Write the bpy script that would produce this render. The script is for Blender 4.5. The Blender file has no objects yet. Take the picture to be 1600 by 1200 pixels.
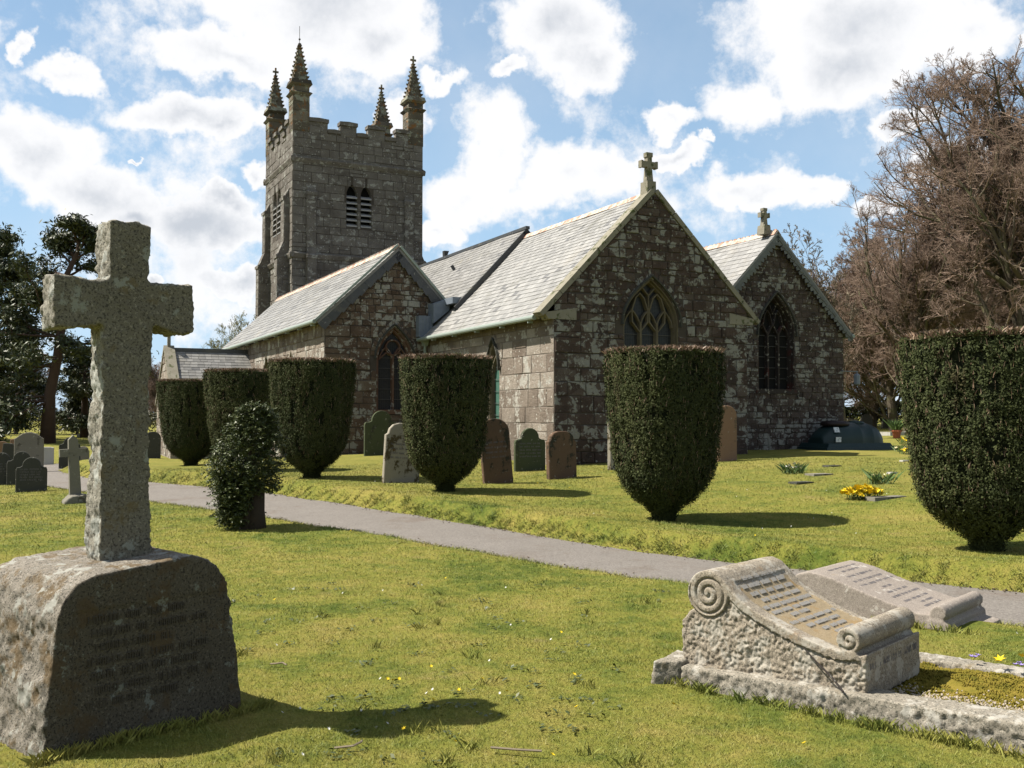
import bpy, bmesh, math, random
import numpy as np
from mathutils import Vector, Matrix, geometry
R = math.radians
# ---------------------------------------------------------------- camera, world, sun, exposure
sc = bpy.context.scene
PITCH = math.atan(50/1550)
EYE = np.array([0.0, 0.0, 1.6])
cam = bpy.data.cameras.new('camera'); camo = bpy.data.objects.new('camera', cam)
sc.collection.objects.link(camo); sc.camera = camo
camo.location = (0, 0, 1.6); camo.rotation_euler = (math.pi/2+PITCH, 0, 0)
cam.sensor_width = 36; cam.lens = 1550/1600*36; cam.clip_start = .05; cam.clip_end = 3000
sc.view_settings.view_transform = 'Standard'; sc.view_settings.look = 'None'
sc.view_settings.gamma = 1; sc.view_settings.exposure = 1.12
SUN_EL = R(53.5); SUN_TRAVEL = Vector((1.0, .0, 0)).normalized()
sl = bpy.data.lights.new('sun', 'SUN'); sl.energy = 5.0; sl.angle = R(.53); sl.color = (1, .93, .82)
so = bpy.data.objects.new('sun', sl); sc.collection.objects.link(so)
d = Vector((SUN_TRAVEL.x*math.cos(SUN_EL), SUN_TRAVEL.y*math.cos(SUN_EL), -math.sin(SUN_EL)))
so.rotation_euler = d.to_track_quat('-Z', 'Y').to_euler(); so.location = (-20, -5, 40)

def ray(x, y):
    a = (x-800)/1550; b = (600-y)/1550
    return np.array([a, math.cos(PITCH)-b*math.sin(PITCH), math.sin(PITCH)+b*math.cos(PITCH)])
def onz(x, y, z=0.0):
    q = ray(x, y); return EYE+q*(z-1.6)/q[2]

def build_world():
    w = bpy.data.worlds.new('World'); sc.world = w; w.use_nodes = True
    nt = w.node_tree; N = nt.nodes; L = nt.links; N.clear()
    def nd(t, **k):
        n = N.new(t)
        for a, b in k.items(): setattr(n, a, b)
        return n
    def mth(op, a, b=None, c=None, clamp=False):
        n = nd('ShaderNodeMath', operation=op); n.use_clamp = clamp
        for i, v in enumerate((a, b, c)):
            if v is None: continue
            if isinstance(v, (int, float)): n.inputs[i].default_value = v
            else: L.new(v, n.inputs[i])
        return n.outputs[0]
    sky = nd('ShaderNodeTexSky', sky_type='NISHITA'); sky.sun_disc = False
    sky.sun_elevation = SUN_EL; sky.sun_rotation = math.atan2(-SUN_TRAVEL.x, -SUN_TRAVEL.y)
    sky.air_density = 1.0; sky.dust_density = .6; sky.ozone_density = 1.2; sky.altitude = 100
    tc = nd('ShaderNodeTexCoord'); sep = nd('ShaderNodeSeparateXYZ'); L.new(tc.outputs['Generated'], sep.inputs[0])
    az = mth('ARCTAN2', sep.outputs[0], sep.outputs[1]); el = mth('ARCSINE', sep.outputs[2])
    ae = nd('ShaderNodeCombineXYZ'); L.new(az, ae.inputs[0]); L.new(el, ae.inputs[1])
    # clouds as blobs at given azimuth / elevation, edges broken by noise
    clouds = [(470,20,240,105),(600,75,110,62),(350,95,150,42),(80,105,62,28),(5,68,18,24),(285,180,165,34),(345,195,60,24),
              (40,235,130,80),(130,290,150,62),(210,330,60,25),(330,345,100,36),(365,312,40,22),(370,427,58,22),(248,418,22,14),
              (420,280,28,24),(215,240,18,6),(885,40,125,70),(925,105,85,58),(800,120,36,16),(700,130,40,18),(770,255,80,125),
              (720,330,90,60),(880,280,130,58),(640,180,40,40),(1052,190,40,26),(1335,40,300,135),(1290,110,220,75),(1500,60,130,80),(1150,165,85,55),
              (1090,225,20,9),(1180,275,100,34),(1260,290,50,32),(1420,195,70,18),(1480,260,90,40),(1350,320,50,22),(1560,330,80,60),
              (1595,60,14,24),(1050,245,70,18),(690,385,60,20),(-180,200,150,110),(1750,300,160,90),(1800,60,160,60),(-150,20,140,40)]
    acc = None
    def ang(px, py):
        q = ray(px, py); q = q/np.linalg.norm(q); return math.atan2(q[0], q[1]), math.asin(q[2])
    def warp(scale, amp):
        n = nd('ShaderNodeTexNoise'); n.inputs['Scale'].default_value = scale; n.inputs['Detail'].default_value = 6; n.inputs['Roughness'].default_value = .6
        L.new(tc.outputs['Generated'], n.inputs['Vector']); v = nd('ShaderNodeVectorMath', operation='SUBTRACT'); L.new(n.outputs['Color'], v.inputs[0]); v.inputs[1].default_value = (.5, .5, .5)
        q = nd('ShaderNodeVectorMath', operation='MULTIPLY'); L.new(v.outputs[0], q.inputs[0]); q.inputs[1].default_value = (amp, amp*.8, 0); return q.outputs[0]
    ws = nd('ShaderNodeVectorMath', operation='ADD'); L.new(warp(5, .12), ws.inputs[0]); L.new(warp(17, .06), ws.inputs[1])
    wv = nd('ShaderNodeVectorMath', operation='ADD'); L.new(ae.outputs[0], wv.inputs[0]); L.new(ws.outputs[0], wv.inputs[1]); ae = wv
    for (cx, cy, rx, ry) in clouds:
        a, e_ = ang(cx, cy); a2, _ = ang(cx+rx, cy); _, e2 = ang(cx, cy-ry)
        s = nd('ShaderNodeVectorMath', operation='SUBTRACT'); L.new(ae.outputs[0], s.inputs[0]); s.inputs[1].default_value = (a, e_, 0)
        m = nd('ShaderNodeVectorMath', operation='MULTIPLY'); L.new(s.outputs[0], m.inputs[0]); m.inputs[1].default_value = (1/abs(a2-a), 1/abs(e2-e_), 0)
        l = nd('ShaderNodeVectorMath', operation='LENGTH'); L.new(m.outputs[0], l.inputs[0])
        v = mth('SUBTRACT', 1.0, l.outputs['Value'])
        acc = v if acc is None else mth('SMOOTH_MAX', acc, v, .12)
    # general broken cloud over the rest of the sky
    def noise(scale, det, rough, vec=None, dist=0):
        n = nd('ShaderNodeTexNoise'); n.inputs['Scale'].default_value = scale; n.inputs['Detail'].default_value = det
        n.inputs['Roughness'].default_value = rough; n.inputs['Distortion'].default_value = dist
        L.new(vec if vec is not None else tc.outputs['Generated'], n.inputs['Vector']); return n.outputs['Fac']
    behind = mth('MULTIPLY', mth('SUBTRACT', noise(2.2, 3, .5), .58), 3.5)
    def ramp01(v, a, b):
        r_ = nd('ShaderNodeMapRange', interpolation_type='SMOOTHSTEP'); L.new(v, r_.inputs[0]); r_.inputs[1].default_value = a; r_.inputs[2].default_value = b; return r_.outputs[0]
    mk = mth('MAXIMUM', ramp01(mth('ABSOLUTE', az), .60, 1.0), ramp01(el, .44, .62))
    acc = mth('MAXIMUM', mth('MULTIPLY', acc, mth('SUBTRACT', 1, mk)), mth('MULTIPLY', behind, mk))
    n1 = noise(6.0, 10, .60, dist=.1); n2 = noise(26, 8, .65)
    edge = mth('ADD', acc, mth('ADD', mth('MULTIPLY', mth('SUBTRACT', n1, .5), 1.7), mth('MULTIPLY', mth('SUBTRACT', n2, .5), 1.0)))
    mr = nd('ShaderNodeMapRange', interpolation_type='SMOOTHSTEP'); L.new(edge, mr.inputs[0])
    mr.inputs[1].default_value = -.10; mr.inputs[2].default_value = .32
    dens = mth('MULTIPLY', mr.outputs[0], .97)
    thin = nd('ShaderNodeMapRange'); L.new(noise(4.0, 8, .6), thin.inputs[0]); thin.inputs[1].default_value = .42; thin.inputs[2].default_value = .8
    thin.inputs[4].default_value = .22
    dens = mth('MAXIMUM', dens, thin.outputs[0])
    # thick middles of the clouds are greyer
    gr = nd('ShaderNodeMapRange', interpolation_type='SMOOTHSTEP'); L.new(mth('ADD', edge, mth('MULTIPLY', mth('SUBTRACT', noise(3.1, 5, .55), .5), 2.4)), gr.inputs[0])
    gr.inputs[1].default_value = .55; gr.inputs[2].default_value = 1.7
    cc = nd('ShaderNodeMixRGB'); L.new(gr.outputs[0], cc.inputs[0]); cc.inputs[1].default_value = (.84, .84, .85, 1); cc.inputs[2].default_value = (.50, .53, .58, 1)
    sk = nd('ShaderNodeVectorMath', operation='MULTIPLY'); L.new(sky.outputs[0], sk.inputs[0]); sk.inputs[1].default_value = (.105, .108, .105)
    # pale moisture low over the horizon
    hz = nd('ShaderNodeMapRange', interpolation_type='SMOOTHSTEP'); L.new(el, hz.inputs[0]); hz.inputs[1].default_value = .42; hz.inputs[2].default_value = -.02
    hz.inputs[3].default_value = .38; hz.inputs[4].default_value = .80
    hm = nd('ShaderNodeMixRGB'); L.new(mth('MULTIPLY', hz.outputs[0], mth('SUBTRACT', 1, mth('MULTIPLY', mk, .85))), hm.inputs[0]); L.new(sk.outputs[0], hm.inputs[1]); hm.inputs[2].default_value = (.40, .61, .84, 1)
    mx = nd('ShaderNodeMixRGB'); L.new(dens, mx.inputs[0]); L.new(hm.outputs[0], mx.inputs[1]); L.new(cc.outputs[0], mx.inputs[2])
    # stop the ground half from glowing
    lo = nd('ShaderNodeMapRange'); L.new(el, lo.inputs[0]); lo.inputs[1].default_value = -.05; lo.inputs[2].default_value = -.01
    lm = nd('ShaderNodeMixRGB'); L.new(lo.outputs[0], lm.inputs[0]); lm.inputs[1].default_value = (.10, .11, .06, 1); L.new(mx.outputs[0], lm.inputs[2])
    bg = nd('ShaderNodeBackground'); L.new(lm.outputs[0], bg.inputs[0]); bg.inputs[1].default_value = .56
    out = nd('ShaderNodeOutputWorld'); L.new(bg.outputs[0], out.inputs[0])
build_world()

# ---------------------------------------------------------------- helpers
rng = np.random.default_rng(7); random.seed(7)
_h = rng.random((64, 64, 64)).astype(np.float32)
def vn(P, scale=1.0, octv=1, rough=.5):
    """vectorised 3-D value noise in [-1,1]"""
    P = np.asarray(P, dtype=np.float64)*scale; o = np.zeros(len(P)); amp = 1; tot = 0
    for k in range(octv):
        i = np.floor(P).astype(int); f = P-i; f = f*f*(3-2*f); i &= 63; j = (i+1) & 63
        g = lambda a, b, c: _h[a, b, c]
        x0, y0, z0 = i.T; x1, y1, z1 = j.T; fx, fy, fz = f.T
        v = ((g(x0,y0,z0)*(1-fx)+g(x1,y0,z0)*fx)*(1-fy)+(g(x0,y1,z0)*(1-fx)+g(x1,y1,z0)*fx)*fy)*(1-fz) + \
            ((g(x0,y0,z1)*(1-fx)+g(x1,y0,z1)*fx)*(1-fy)+(g(x0,y1,z1)*(1-fx)+g(x1,y1,z1)*fx)*fy)*fz
        o += amp*(v*2-1); tot += amp; amp *= rough; P = P*2.03+11.7
    return o/tot

def tag(o, label=None, cat=None, group=None, kind=None):
    if label: o['label'] = label
    if cat: o['category'] = cat
    if group: o['group'] = group
    if kind: o['kind'] = kind
    return o
def link(o, parent=None):
    sc.collection.objects.link(o)
    if parent: o.parent = parent
    return o
def empty(name, loc=(0,0,0), rz=0):
    o = bpy.data.objects.new(name, None); o.location = loc; o.rotation_euler = (0, 0, rz); o.empty_display_size = .3
    return link(o)
def mesh_np(name, V, F, mats, parent=None, rnd=None, smooth=False, loc=None):
    """F: (n,3) or (n,4) int array"""
    V = np.asarray(V, dtype=np.float32); F = np.asarray(F, dtype=np.int32)
    me = bpy.data.meshes.new(name); k = F.shape[1]
    me.vertices.add(len(V)); me.vertices.foreach_set('co', V.ravel())
    me.loops.add(F.size); me.loops.foreach_set('vertex_index', F.ravel())
    me.polygons.add(len(F)); me.polygons.foreach_set('loop_start', np.arange(0, F.size, k, dtype=np.int32))
    me.update(calc_edges=True)
    if smooth: me.polygons.foreach_set('use_smooth', np.ones(len(F), dtype=bool))
    if rnd is not None:
        a = me.attributes.new('rnd', 'FLOAT', 'FACE'); a.data.foreach_set('value', np.asarray(rnd, dtype=np.float32))
    for m in (mats if isinstance(mats, (list, tuple)) else [mats]): me.materials.append(m)
    me.validate()
    o = bpy.data.objects.new(name, me); link(o, parent)
    if loc is not None: o.location = loc
    return o

class MB:
    def __init__(s): s.v = []; s.f = []; s.r = []; s.m = []
    def poly(s, pts, r=None, m=0):
        b = len(s.v); s.v += [tuple(map(float, p)) for p in pts]; s.f.append(tuple(range(b, b+len(pts))))
        s.r.append(random.random() if r is None else r); s.m.append(m)
    def hexa(s, P, r=None, m=0):
        """P: 8 points, bottom ring 0-3, top ring 4-7"""
        b = len(s.v); s.v += [tuple(map(float, p)) for p in P]; rr = random.random() if r is None else r
        for f in ((3,2,1,0),(4,5,6,7),(0,1,5,4),(1,2,6,5),(2,3,7,6),(3,0,4,7)):
            s.f.append(tuple(b+i for i in f)); s.r.append(rr); s.m.append(m)
    def box(s, x0, x1, y0, y1, z0, z1, r=None, m=0):
        s.hexa([(x0,y0,z0),(x1,y0,z0),(x1,y1,z0),(x0,y1,z0),(x0,y0,z1),(x1,y0,z1),(x1,y1,z1),(x0,y1,z1)], r, m)
    def prism(s, poly, fn, d0, d1, r=None, m=0):
        """poly list of 2-D points, fn(a,b,d)->3-D"""
        n = len(poly); b = len(s.v); rr = random.random() if r is None else r
        s.v += [tuple(fn(a, c, d0)) for a, c in poly]+[tuple(fn(a, c, d1)) for a, c in poly]
        s.f.append(tuple(b+i for i in reversed(range(n)))); s.f.append(tuple(b+n+i for i in range(n))); s.r += [rr]*2; s.m += [m]*2
        for i in range(n):
            j = (i+1) % n; s.f.append((b+i, b+j, b+n+j, b+n+i)); s.r.append(rr); s.m.append(m)
    def tube(s, pts, rad, k=8, r=None, m=0, caps=True):
        pts = [Vector(p) for p in pts]; n = len(pts); b = len(s.v); rr = random.random() if r is None else r
        rad = rad if isinstance(rad, (list, tuple)) else [rad]*n; prev = None
        for i, p in enumerate(pts):
            t = (pts[min(i+1, n-1)]-pts[max(i-1, 0)]).normalized()
            a = prev if prev is not None else (Vector((0,0,1)) if abs(t.z) < .9 else Vector((1,0,0)))
            u = t.cross(a).normalized(); w = u.cross(t).normalized(); prev = w
            for q in range(k):
                an = 2*math.pi*q/k; s.v.append(tuple(p+rad[i]*(u*math.cos(an)+w*math.sin(an))))
        for i in range(n-1):
            for q in range(k):
                q2 = (q+1) % k
                s.f.append((b+i*k+q, b+i*k+q2, b+(i+1)*k+q2, b+(i+1)*k+q)); s.r.append(rr); s.m.append(m)
        if caps:
            s.f.append(tuple(b+q for q in reversed(range(k)))); s.f.append(tuple(b+(n-1)*k+q for q in range(k))); s.r += [rr]*2; s.m += [m]*2
    def build(s, name, mats, parent=None, smooth=False):
        me = bpy.data.meshes.new(name); me.from_pydata(s.v, [], s.f)
        a = me.attributes.new('rnd', 'FLOAT', 'FACE'); a.data.foreach_set('value', s.r)
        for m in (mats if isinstance(mats, (list, tuple)) else [mats]): me.materials.append(m)
        me.polygons.foreach_set('material_index', s.m)
        if smooth: me.polygons.foreach_set('use_smooth', [True]*len(s.f))
        bm = bmesh.new(); bm.from_mesh(me); bmesh.ops.recalc_face_normals(bm, faces=bm.faces); bm.to_mesh(me); bm.free()
        return link(bpy.data.objects.new(name, me), parent)

def clip(poly, a, b, c):
    """keep the part of a convex polygon where a*x+b*y<=c"""
    out = []
    for i in range(len(poly)):
        p, q = poly[i], poly[(i+1) % len(poly)]
        dp = a*p[0]+b*p[1]-c; dq = a*q[0]+b*q[1]-c
        if dp <= 0: out.append(p)
        if dp*dq < 0:
            t = dp/(dp-dq); out.append((p[0]+(q[0]-p[0])*t, p[1]+(q[1]-p[1])*t))
    return out
def clip_to(poly, conv):
    """clip to a convex counter-clockwise polygon"""
    for i in range(len(conv)):
        x0, y0 = conv[i]; x1, y1 = conv[(i+1) % len(conv)]; dx, dy = x1-x0, y1-y0
        a, b = dy, -dx; poly = clip(poly, a, b, a*x0+b*y0)
        if len(poly) < 3: return []
    return poly
def area(p): return .5*sum(p[i][0]*p[(i+1) % len(p)][1]-p[(i+1) % len(p)][0]*p[i][1] for i in range(len(p)))

def voxelize(mb, voxel, name='tmp', smooth_it=0):
    """closed overlapping shells -> one dense even surface; returns V, F(quads)"""
    o = mb.build(name, bpy.data.materials[0] if bpy.data.materials else [], None)
    m = o.modifiers.new('r', 'REMESH'); m.mode = 'VOXEL'; m.voxel_size = voxel
    if smooth_it:
        s = o.modifiers.new('s', 'SMOOTH'); s.iterations = smooth_it; s.factor = .5
    dg = bpy.context.evaluated_depsgraph_get(); dg.update(); ev = o.evaluated_get(dg); me = ev.to_mesh()
    V = np.empty(len(me.vertices)*3, dtype=np.float32); me.vertices.foreach_get('co', V); V = V.reshape(-1, 3)
    Nn = np.empty(len(me.vertices)*3, dtype=np.float32); me.vertices.foreach_get('normal', Nn); Nn = Nn.reshape(-1, 3)
    F = np.array([tuple(p.vertices) if len(p.vertices) == 4 else tuple(p.vertices)+(p.vertices[0],) for p in me.polygons], dtype=np.int32)
    ev.to_mesh_clear(); src = o.data; bpy.data.objects.remove(o); bpy.data.meshes.remove(src)
    return V.astype(np.float64), Nn.astype(np.float64), F

# ---------------------------------------------------------------- materials
class NT:
    def __init__(s, name):
        s.mat = bpy.data.materials.new(name); s.mat.use_nodes = True; s.t = s.mat.node_tree; s.N = s.t.nodes; s.L = s.t.links
        s.N.clear(); s.b = s.n('ShaderNodeBsdfPrincipled'); o = s.n('ShaderNodeOutputMaterial'); s.L.new(s.b.outputs[0], o.inputs[0]); s.out = o
        s.tc = s.n('ShaderNodeTexCoord')
    def n(s, t, **k):
        x = s.N.new(t)
        for a, b in k.items(): setattr(x, a, b)
        return x
    def set(s, sock, v):
        if isinstance(v, bpy.types.NodeSocket): s.L.new(v, sock)
        else:
            if isinstance(v, tuple) and len(v) == 3 and sock.type == 'RGBA': v = v+(1,)
            sock.default_value = v
    def noise(s, scale, det=4, rough=.55, vec=None, dist=0):
        x = s.n('ShaderNodeTexNoise'); s.set(x.inputs['Vector'], vec if vec is not None else s.tc.outputs['Object'])
        x.inputs['Scale'].default_value = scale; x.inputs['Detail'].default_value = det; x.inputs['Roughness'].default_value = rough; x.inputs['Distortion'].default_value = dist
        return x.outputs['Fac']
    def vor(s, scale, vec=None, feat='F1', rand=1.0, out='Distance'):
        x = s.n('ShaderNodeTexVoronoi', feature=feat); s.set(x.inputs['Vector'], vec if vec is not None else s.tc.outputs['Object'])
        x.inputs['Scale'].default_value = scale; x.inputs['Randomness'].default_value = rand; return x.outputs[out]
    def m(s, op, a, b=0.0, clamp=False):
        x = s.n('ShaderNodeMath', operation=op); x.use_clamp = clamp; s.set(x.inputs[0], a); s.set(x.inputs[1], b); return x.outputs[0]
    def rng(s, v, a, b, c=0.0, e=1.0, smooth=True):
        x = s.n('ShaderNodeMapRange'); x.interpolation_type = 'SMOOTHSTEP' if smooth else 'LINEAR'
        s.set(x.inputs[0], v)
        for i, q in zip((1, 2, 3, 4), (a, b, c, e)): x.inputs[i].default_value = q
        return x.outputs[0]
    def mix(s, f, a, b, mode='MIX'):
        x = s.n('ShaderNodeMixRGB', blend_type=mode); s.set(x.inputs[0], f); s.set(x.inputs[1], a); s.set(x.inputs[2], b); return x.outputs[0]
    def ramp(s, v, stops):
        x = s.n('ShaderNodeValToRGB'); s.set(x.inputs[0], v); el = x.color_ramp.elements
        while len(el) < len(stops): el.new(.5)
        for e_, (p, c) in zip(el, stops): e_.position = p; e_.color = c+(1,)
        return x.outputs[0]
    def rnd(s): return s.n('ShaderNodeAttribute', attribute_name='rnd').outputs['Fac']
    def bump(s, h, strength=.5, dist=.02, prev=None):
        x = s.n('ShaderNodeBump'); s.set(x.inputs['Height'], h); x.inputs['Strength'].default_value = strength; x.inputs['Distance'].default_value = dist
        if prev is not None: s.L.new(prev, x.inputs['Normal'])
        return x.outputs[0]
    def fin(s, col, rough=.9, normal=None, spec=.25, k=.72):
        col = tuple(c*k for c in col[:3]) if isinstance(col, tuple) else s.mix(1.0, col, (k, k, k), 'MULTIPLY')
        s.set(s.b.inputs['Base Color'], col); s.set(s.b.inputs['Roughness'], rough); s.b.inputs['Specular IOR Level'].default_value = spec
        if normal is not None: s.L.new(normal, s.b.inputs['Normal'])
        return s.mat

def masonry_mat(name, stops, lichen, lich_amt, orange=0.0, spots=True, rub=0.0):
    t = NT(name); r = t.rnd()
    if rub:
        wv_ = t.n('ShaderNodeVectorMath', operation='MULTIPLY_ADD'); t.L.new(t.tc.outputs['Object'], wv_.inputs[0]); wv_.inputs[1].default_value = (1, 1, 1.5)
        nz_ = t.n('ShaderNodeTexNoise'); nz_.inputs['Scale'].default_value = 4; t.L.new(t.tc.outputs['Object'], nz_.inputs['Vector']); sc__ = t.n('ShaderNodeVectorMath', operation='SCALE'); t.L.new(nz_.outputs['Color'], sc__.inputs[0]); sc__.inputs['Scale'].default_value = .25; t.L.new(sc__.outputs[0], wv_.inputs[2])
        vr = t.vor(3.4, wv_.outputs[0], out='Color'); sx = t.n('ShaderNodeSeparateXYZ'); t.L.new(vr, sx.inputs[0]); r = t.m('ADD', t.m('MULTIPLY', r, 1-rub), t.m('MULTIPLY', sx.outputs[0], rub))
    n = t.noise(1.3, 5, .6); base = t.ramp(t.m('ADD', t.m('MULTIPLY', r, .75), t.m('MULTIPLY', t.m('SUBTRACT', n, .5), .9), True), stops)
    sp = t.noise(55, 3, .7); base = t.mix(t.rng(sp, .35, .65, 0, .55), base, t.mix(.55, base, (.03, .028, .026)), 'MIX')
    big = t.noise(.55, 6, .62, dist=.4); base = t.mix(t.rng(big, .5, .72, 0, .6), base, t.mix(.6, base, (.035, .028, .024)))
    # round-edged lichen patches
    l1 = t.m('ADD', t.m('MULTIPLY', t.noise(2.3, 8, .68, dist=.3), 1.0), t.m('MULTIPLY', t.noise(14, 4, .7), .22))
    l1 = t.m('ADD', l1, t.m('MULTIPLY', t.m('SUBTRACT', t.m('FRACT', t.m('MULTIPLY', r, 7.31)), .5), .17))
    lm = t.rng(l1, lich_amt, lich_amt+.07)
    base = t.mix(t.m('MULTIPLY', lm, .92), base, t.mix(t.noise(9, 3), lichen, tuple(c*.72 for c in lichen)))
    if spots:
        v = t.vor(6.5); sm = t.m('MULTIPLY', t.rng(t.m('ADD', v, t.m('MULTIPLY', t.noise(30, 3), .12)), .27, .21), t.rng(t.noise(1.7, 2), .42, .56))
        base = t.mix(t.m('MULTIPLY', sm, .8), base, tuple(min(1, c*1.1) for c in lichen))
    if orange:
        om = t.rng(t.noise(3.7, 6, .65), .62-orange, .70-orange); base = t.mix(t.m('MULTIPLY', om, .75), base, (.30, .13, .035))
    h = t.m('ADD', t.noise(9, 8, .72), t.m('MULTIPLY', t.noise(45, 4, .7), .5))
    return t.fin(base, .92, t.bump(h, 1.0, .05), .15)

def build_materials():
    M = {}
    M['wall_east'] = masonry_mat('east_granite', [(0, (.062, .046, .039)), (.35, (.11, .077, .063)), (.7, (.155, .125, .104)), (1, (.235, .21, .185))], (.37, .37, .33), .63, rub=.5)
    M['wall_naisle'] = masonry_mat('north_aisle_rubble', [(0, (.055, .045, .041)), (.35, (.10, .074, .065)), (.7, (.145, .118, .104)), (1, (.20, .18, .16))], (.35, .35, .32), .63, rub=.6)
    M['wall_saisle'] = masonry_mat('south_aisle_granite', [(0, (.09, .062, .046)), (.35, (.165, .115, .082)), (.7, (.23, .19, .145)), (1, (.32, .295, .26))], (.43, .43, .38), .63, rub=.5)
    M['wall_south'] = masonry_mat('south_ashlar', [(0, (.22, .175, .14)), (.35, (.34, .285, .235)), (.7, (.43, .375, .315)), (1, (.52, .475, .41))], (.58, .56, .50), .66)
    M['tower'] = masonry_mat('tower_granite', [(0, (.155, .138, .122)), (.35, (.20, .182, .162)), (.7, (.25, .232, .208)), (1, (.31, .295, .265))], (.42, .42, .385), .68, rub=.4)
    M['pinnacle'] = masonry_mat('pinnacle_granite', [(0, (.09, .078, .06)), (.5, (.18, .155, .115)), (1, (.28, .245, .19))], (.38, .39, .31), .64, .07)
    t = NT('mortar'); M['mortar'] = t.fin(t.mix(t.noise(3), (.05, .042, .036), (.10, .085, .07)), .95, t.bump(t.noise(30, 4), .6, .01))
    t = NT('mortar_light'); M['mortar_light'] = t.fin(t.mix(t.noise(3), (.16, .13, .105), (.25, .22, .185)), .95, t.bump(t.noise(30, 4), .6, .01))
    t = NT('dressed_stone'); c = t.mix(t.noise(4, 6), (.17, .155, .11), (.33, .31, .25)); c = t.mix(t.rng(t.noise(6, 6), .56, .64), c, (.09, .10, .045))
    M['dressed'] = t.fin(c, .9, t.bump(t.noise(25, 5, .7), .5, .015))
    t = NT('tracery_stone'); c = t.mix(t.noise(4, 6), (.085, .068, .040), (.19, .165, .115)); M['tracery'] = t.fin(c, .9, t.bump(t.noise(25, 5, .7), .5, .015))
    t = NT('red_stone'); c = t.mix(t.noise(3.5, 5), (.11, .045, .03), (.17, .12, .085)); c = t.mix(t.rng(t.noise(7, 5), .56, .62), c, (.32, .30, .26))
    M['red'] = t.fin(c, .9, t.bump(t.noise(25, 5, .7), .5, .01))
    t = NT('dark_red_stone'); c = t.mix(t.rng(t.noise(2.2, 3), .52, .70), (.042, .034, .030), (.075, .022, .019)); c = t.mix(t.rng(t.noise(9, 5), .58, .64), c, (.26, .25, .22))
    M['darkred'] = t.fin(c, .9, t.bump(t.noise(25, 5, .7), .5, .01))
    # slates
    def slate(name, a, b, streak=(.34, .30, .20), k=.5):
        t = NT(name); r = t.rnd(); c = t.mix(t.m('ADD', t.m('MULTIPLY', r, .7), t.m('MULTIPLY', t.noise(2, 4), .3)), a, b)
        c = t.mix(t.rng(t.noise(1.1, 6, .65), .55, .72, 0, k), c, streak); c = t.mix(t.rng(t.noise(16, 4, .7), .6, .68, 0, .6), c, (.16, .15, .13))
        c = t.mix(t.rng(r, .975, .98, 0, .75), c, (.07, .07, .075)); c = t.mix(t.rng(t.noise(.9, 7, .7, dist=.6), .54, .70, 0, .55), c, (.13, .125, .09)); c = t.mix(t.rng(t.noise(7, 5, .75), .62, .68, 0, .6), c, (.42, .41, .36))
        return t.fin(c, t.rng(t.noise(8), .3, .7, .42, .62), t.bump(t.m('ADD', t.noise(20, 5), t.m('MULTIPLY', r, .7)), .35, .01), .5)
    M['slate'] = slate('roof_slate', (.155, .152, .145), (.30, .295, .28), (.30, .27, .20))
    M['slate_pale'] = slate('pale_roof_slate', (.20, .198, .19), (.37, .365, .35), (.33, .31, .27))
    M['slate_dark'] = slate('dark_slate', (.035, .038, .042), (.065, .07, .075), (.09, .10, .07))
    M['slate_hung'] = slate('slate_hanging', (.07, .075, .072), (.13, .14, .13), (.12, .14, .09))
    t = NT('ridge_tile'); c = t.mix(t.rnd(), (.38, .21, .15), (.52, .34, .26)); c = t.mix(t.rng(t.noise(5, 5), .42, .56), c, (.56, .50, .42))
    M['ridge'] = t.fin(c, .85, t.bump(t.noise(18), .4, .01))
    t = NT('lead'); c = t.mix(t.noise(6, 4), (.13, .16, .20), (.22, .26, .31)); M['lead'] = t.fin(c, .55, t.bump(t.noise(5), .3, .02), .4)
    t = NT('gutter_metal'); M['gutter'] = t.fin(t.mix(t.noise(9), (.22, .28, .25), (.34, .38, .34)), .5)
    t = NT('leaded_glass')
    g = t.n('ShaderNodeTexBrick'); g.offset = .0; g.inputs['Scale'].default_value = 7; g.inputs['Mortar Size'].default_value = .035
    g.inputs['Color1'].default_value = (.012, .015, .02, 1); g.inputs['Color2'].default_value = (.022, .027, .034, 1); g.inputs['Mortar'].default_value = (.055, .055, .055, 1)
    mp = t.n('ShaderNodeMapping'); mp.inputs['Rotation'].default_value = (math.pi/2, 0, 0); t.L.new(t.tc.outputs['Object'], mp.inputs[0]); t.L.new(mp.outputs[0], g.inputs['Vector'])
    M['glass'] = t.fin(g.outputs[0], .3, t.bump(t.noise(5, 2), .25, .02), .15)
    t = NT('green_glass'); M['greenglass'] = t.fin(t.mix(t.noise(12), (.05, .13, .10), (.10, .20, .16)), .25, t.bump(t.noise(6), .2, .02), .5)
    t = NT('louvre_slate'); M['louvre'] = t.fin(t.mix(t.noise(20, 3), (.26, .26, .27), (.42, .42, .42)), .6)
    t = NT('dark_void'); M['void'] = t.fin((.008, .008, .008), .95)
    t = NT('iron'); M['iron'] = t.fin((.10, .10, .10), .6)
    # foreground granite
    def granite(name, a, b, lich, spk=140, lth=.56, dark=(.05, .048, .044), warm=(.26, .17, .09), wa=.62, bs=.6, bd=.008):
        t = NT(name); n = t.noise(2.2, 5, .6); c = t.mix(n, a, b)
        c = t.mix(t.rng(t.noise(spk, 2, .6), .52, .62, 0, .75), c, dark); c = t.mix(t.rng(t.noise(spk*.8, 2, .6, dist=.5), .58, .66, 0, .6), c, tuple(min(1, x*1.5) for x in b))
        c = t.mix(t.rng(t.noise(5, 6, .7), wa, wa+.1, 0, .7), c, warm)
        c = t.mix(t.rng(t.m('ADD', t.noise(7, 7, .7), t.m('MULTIPLY', t.noise(60, 3, .7), .18)), lth+.09, lth+.14, 0, .85), c, lich)
        h = t.m('ADD', t.noise(60, 5, .75), t.m('MULTIPLY', t.noise(200, 2), .4))
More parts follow.
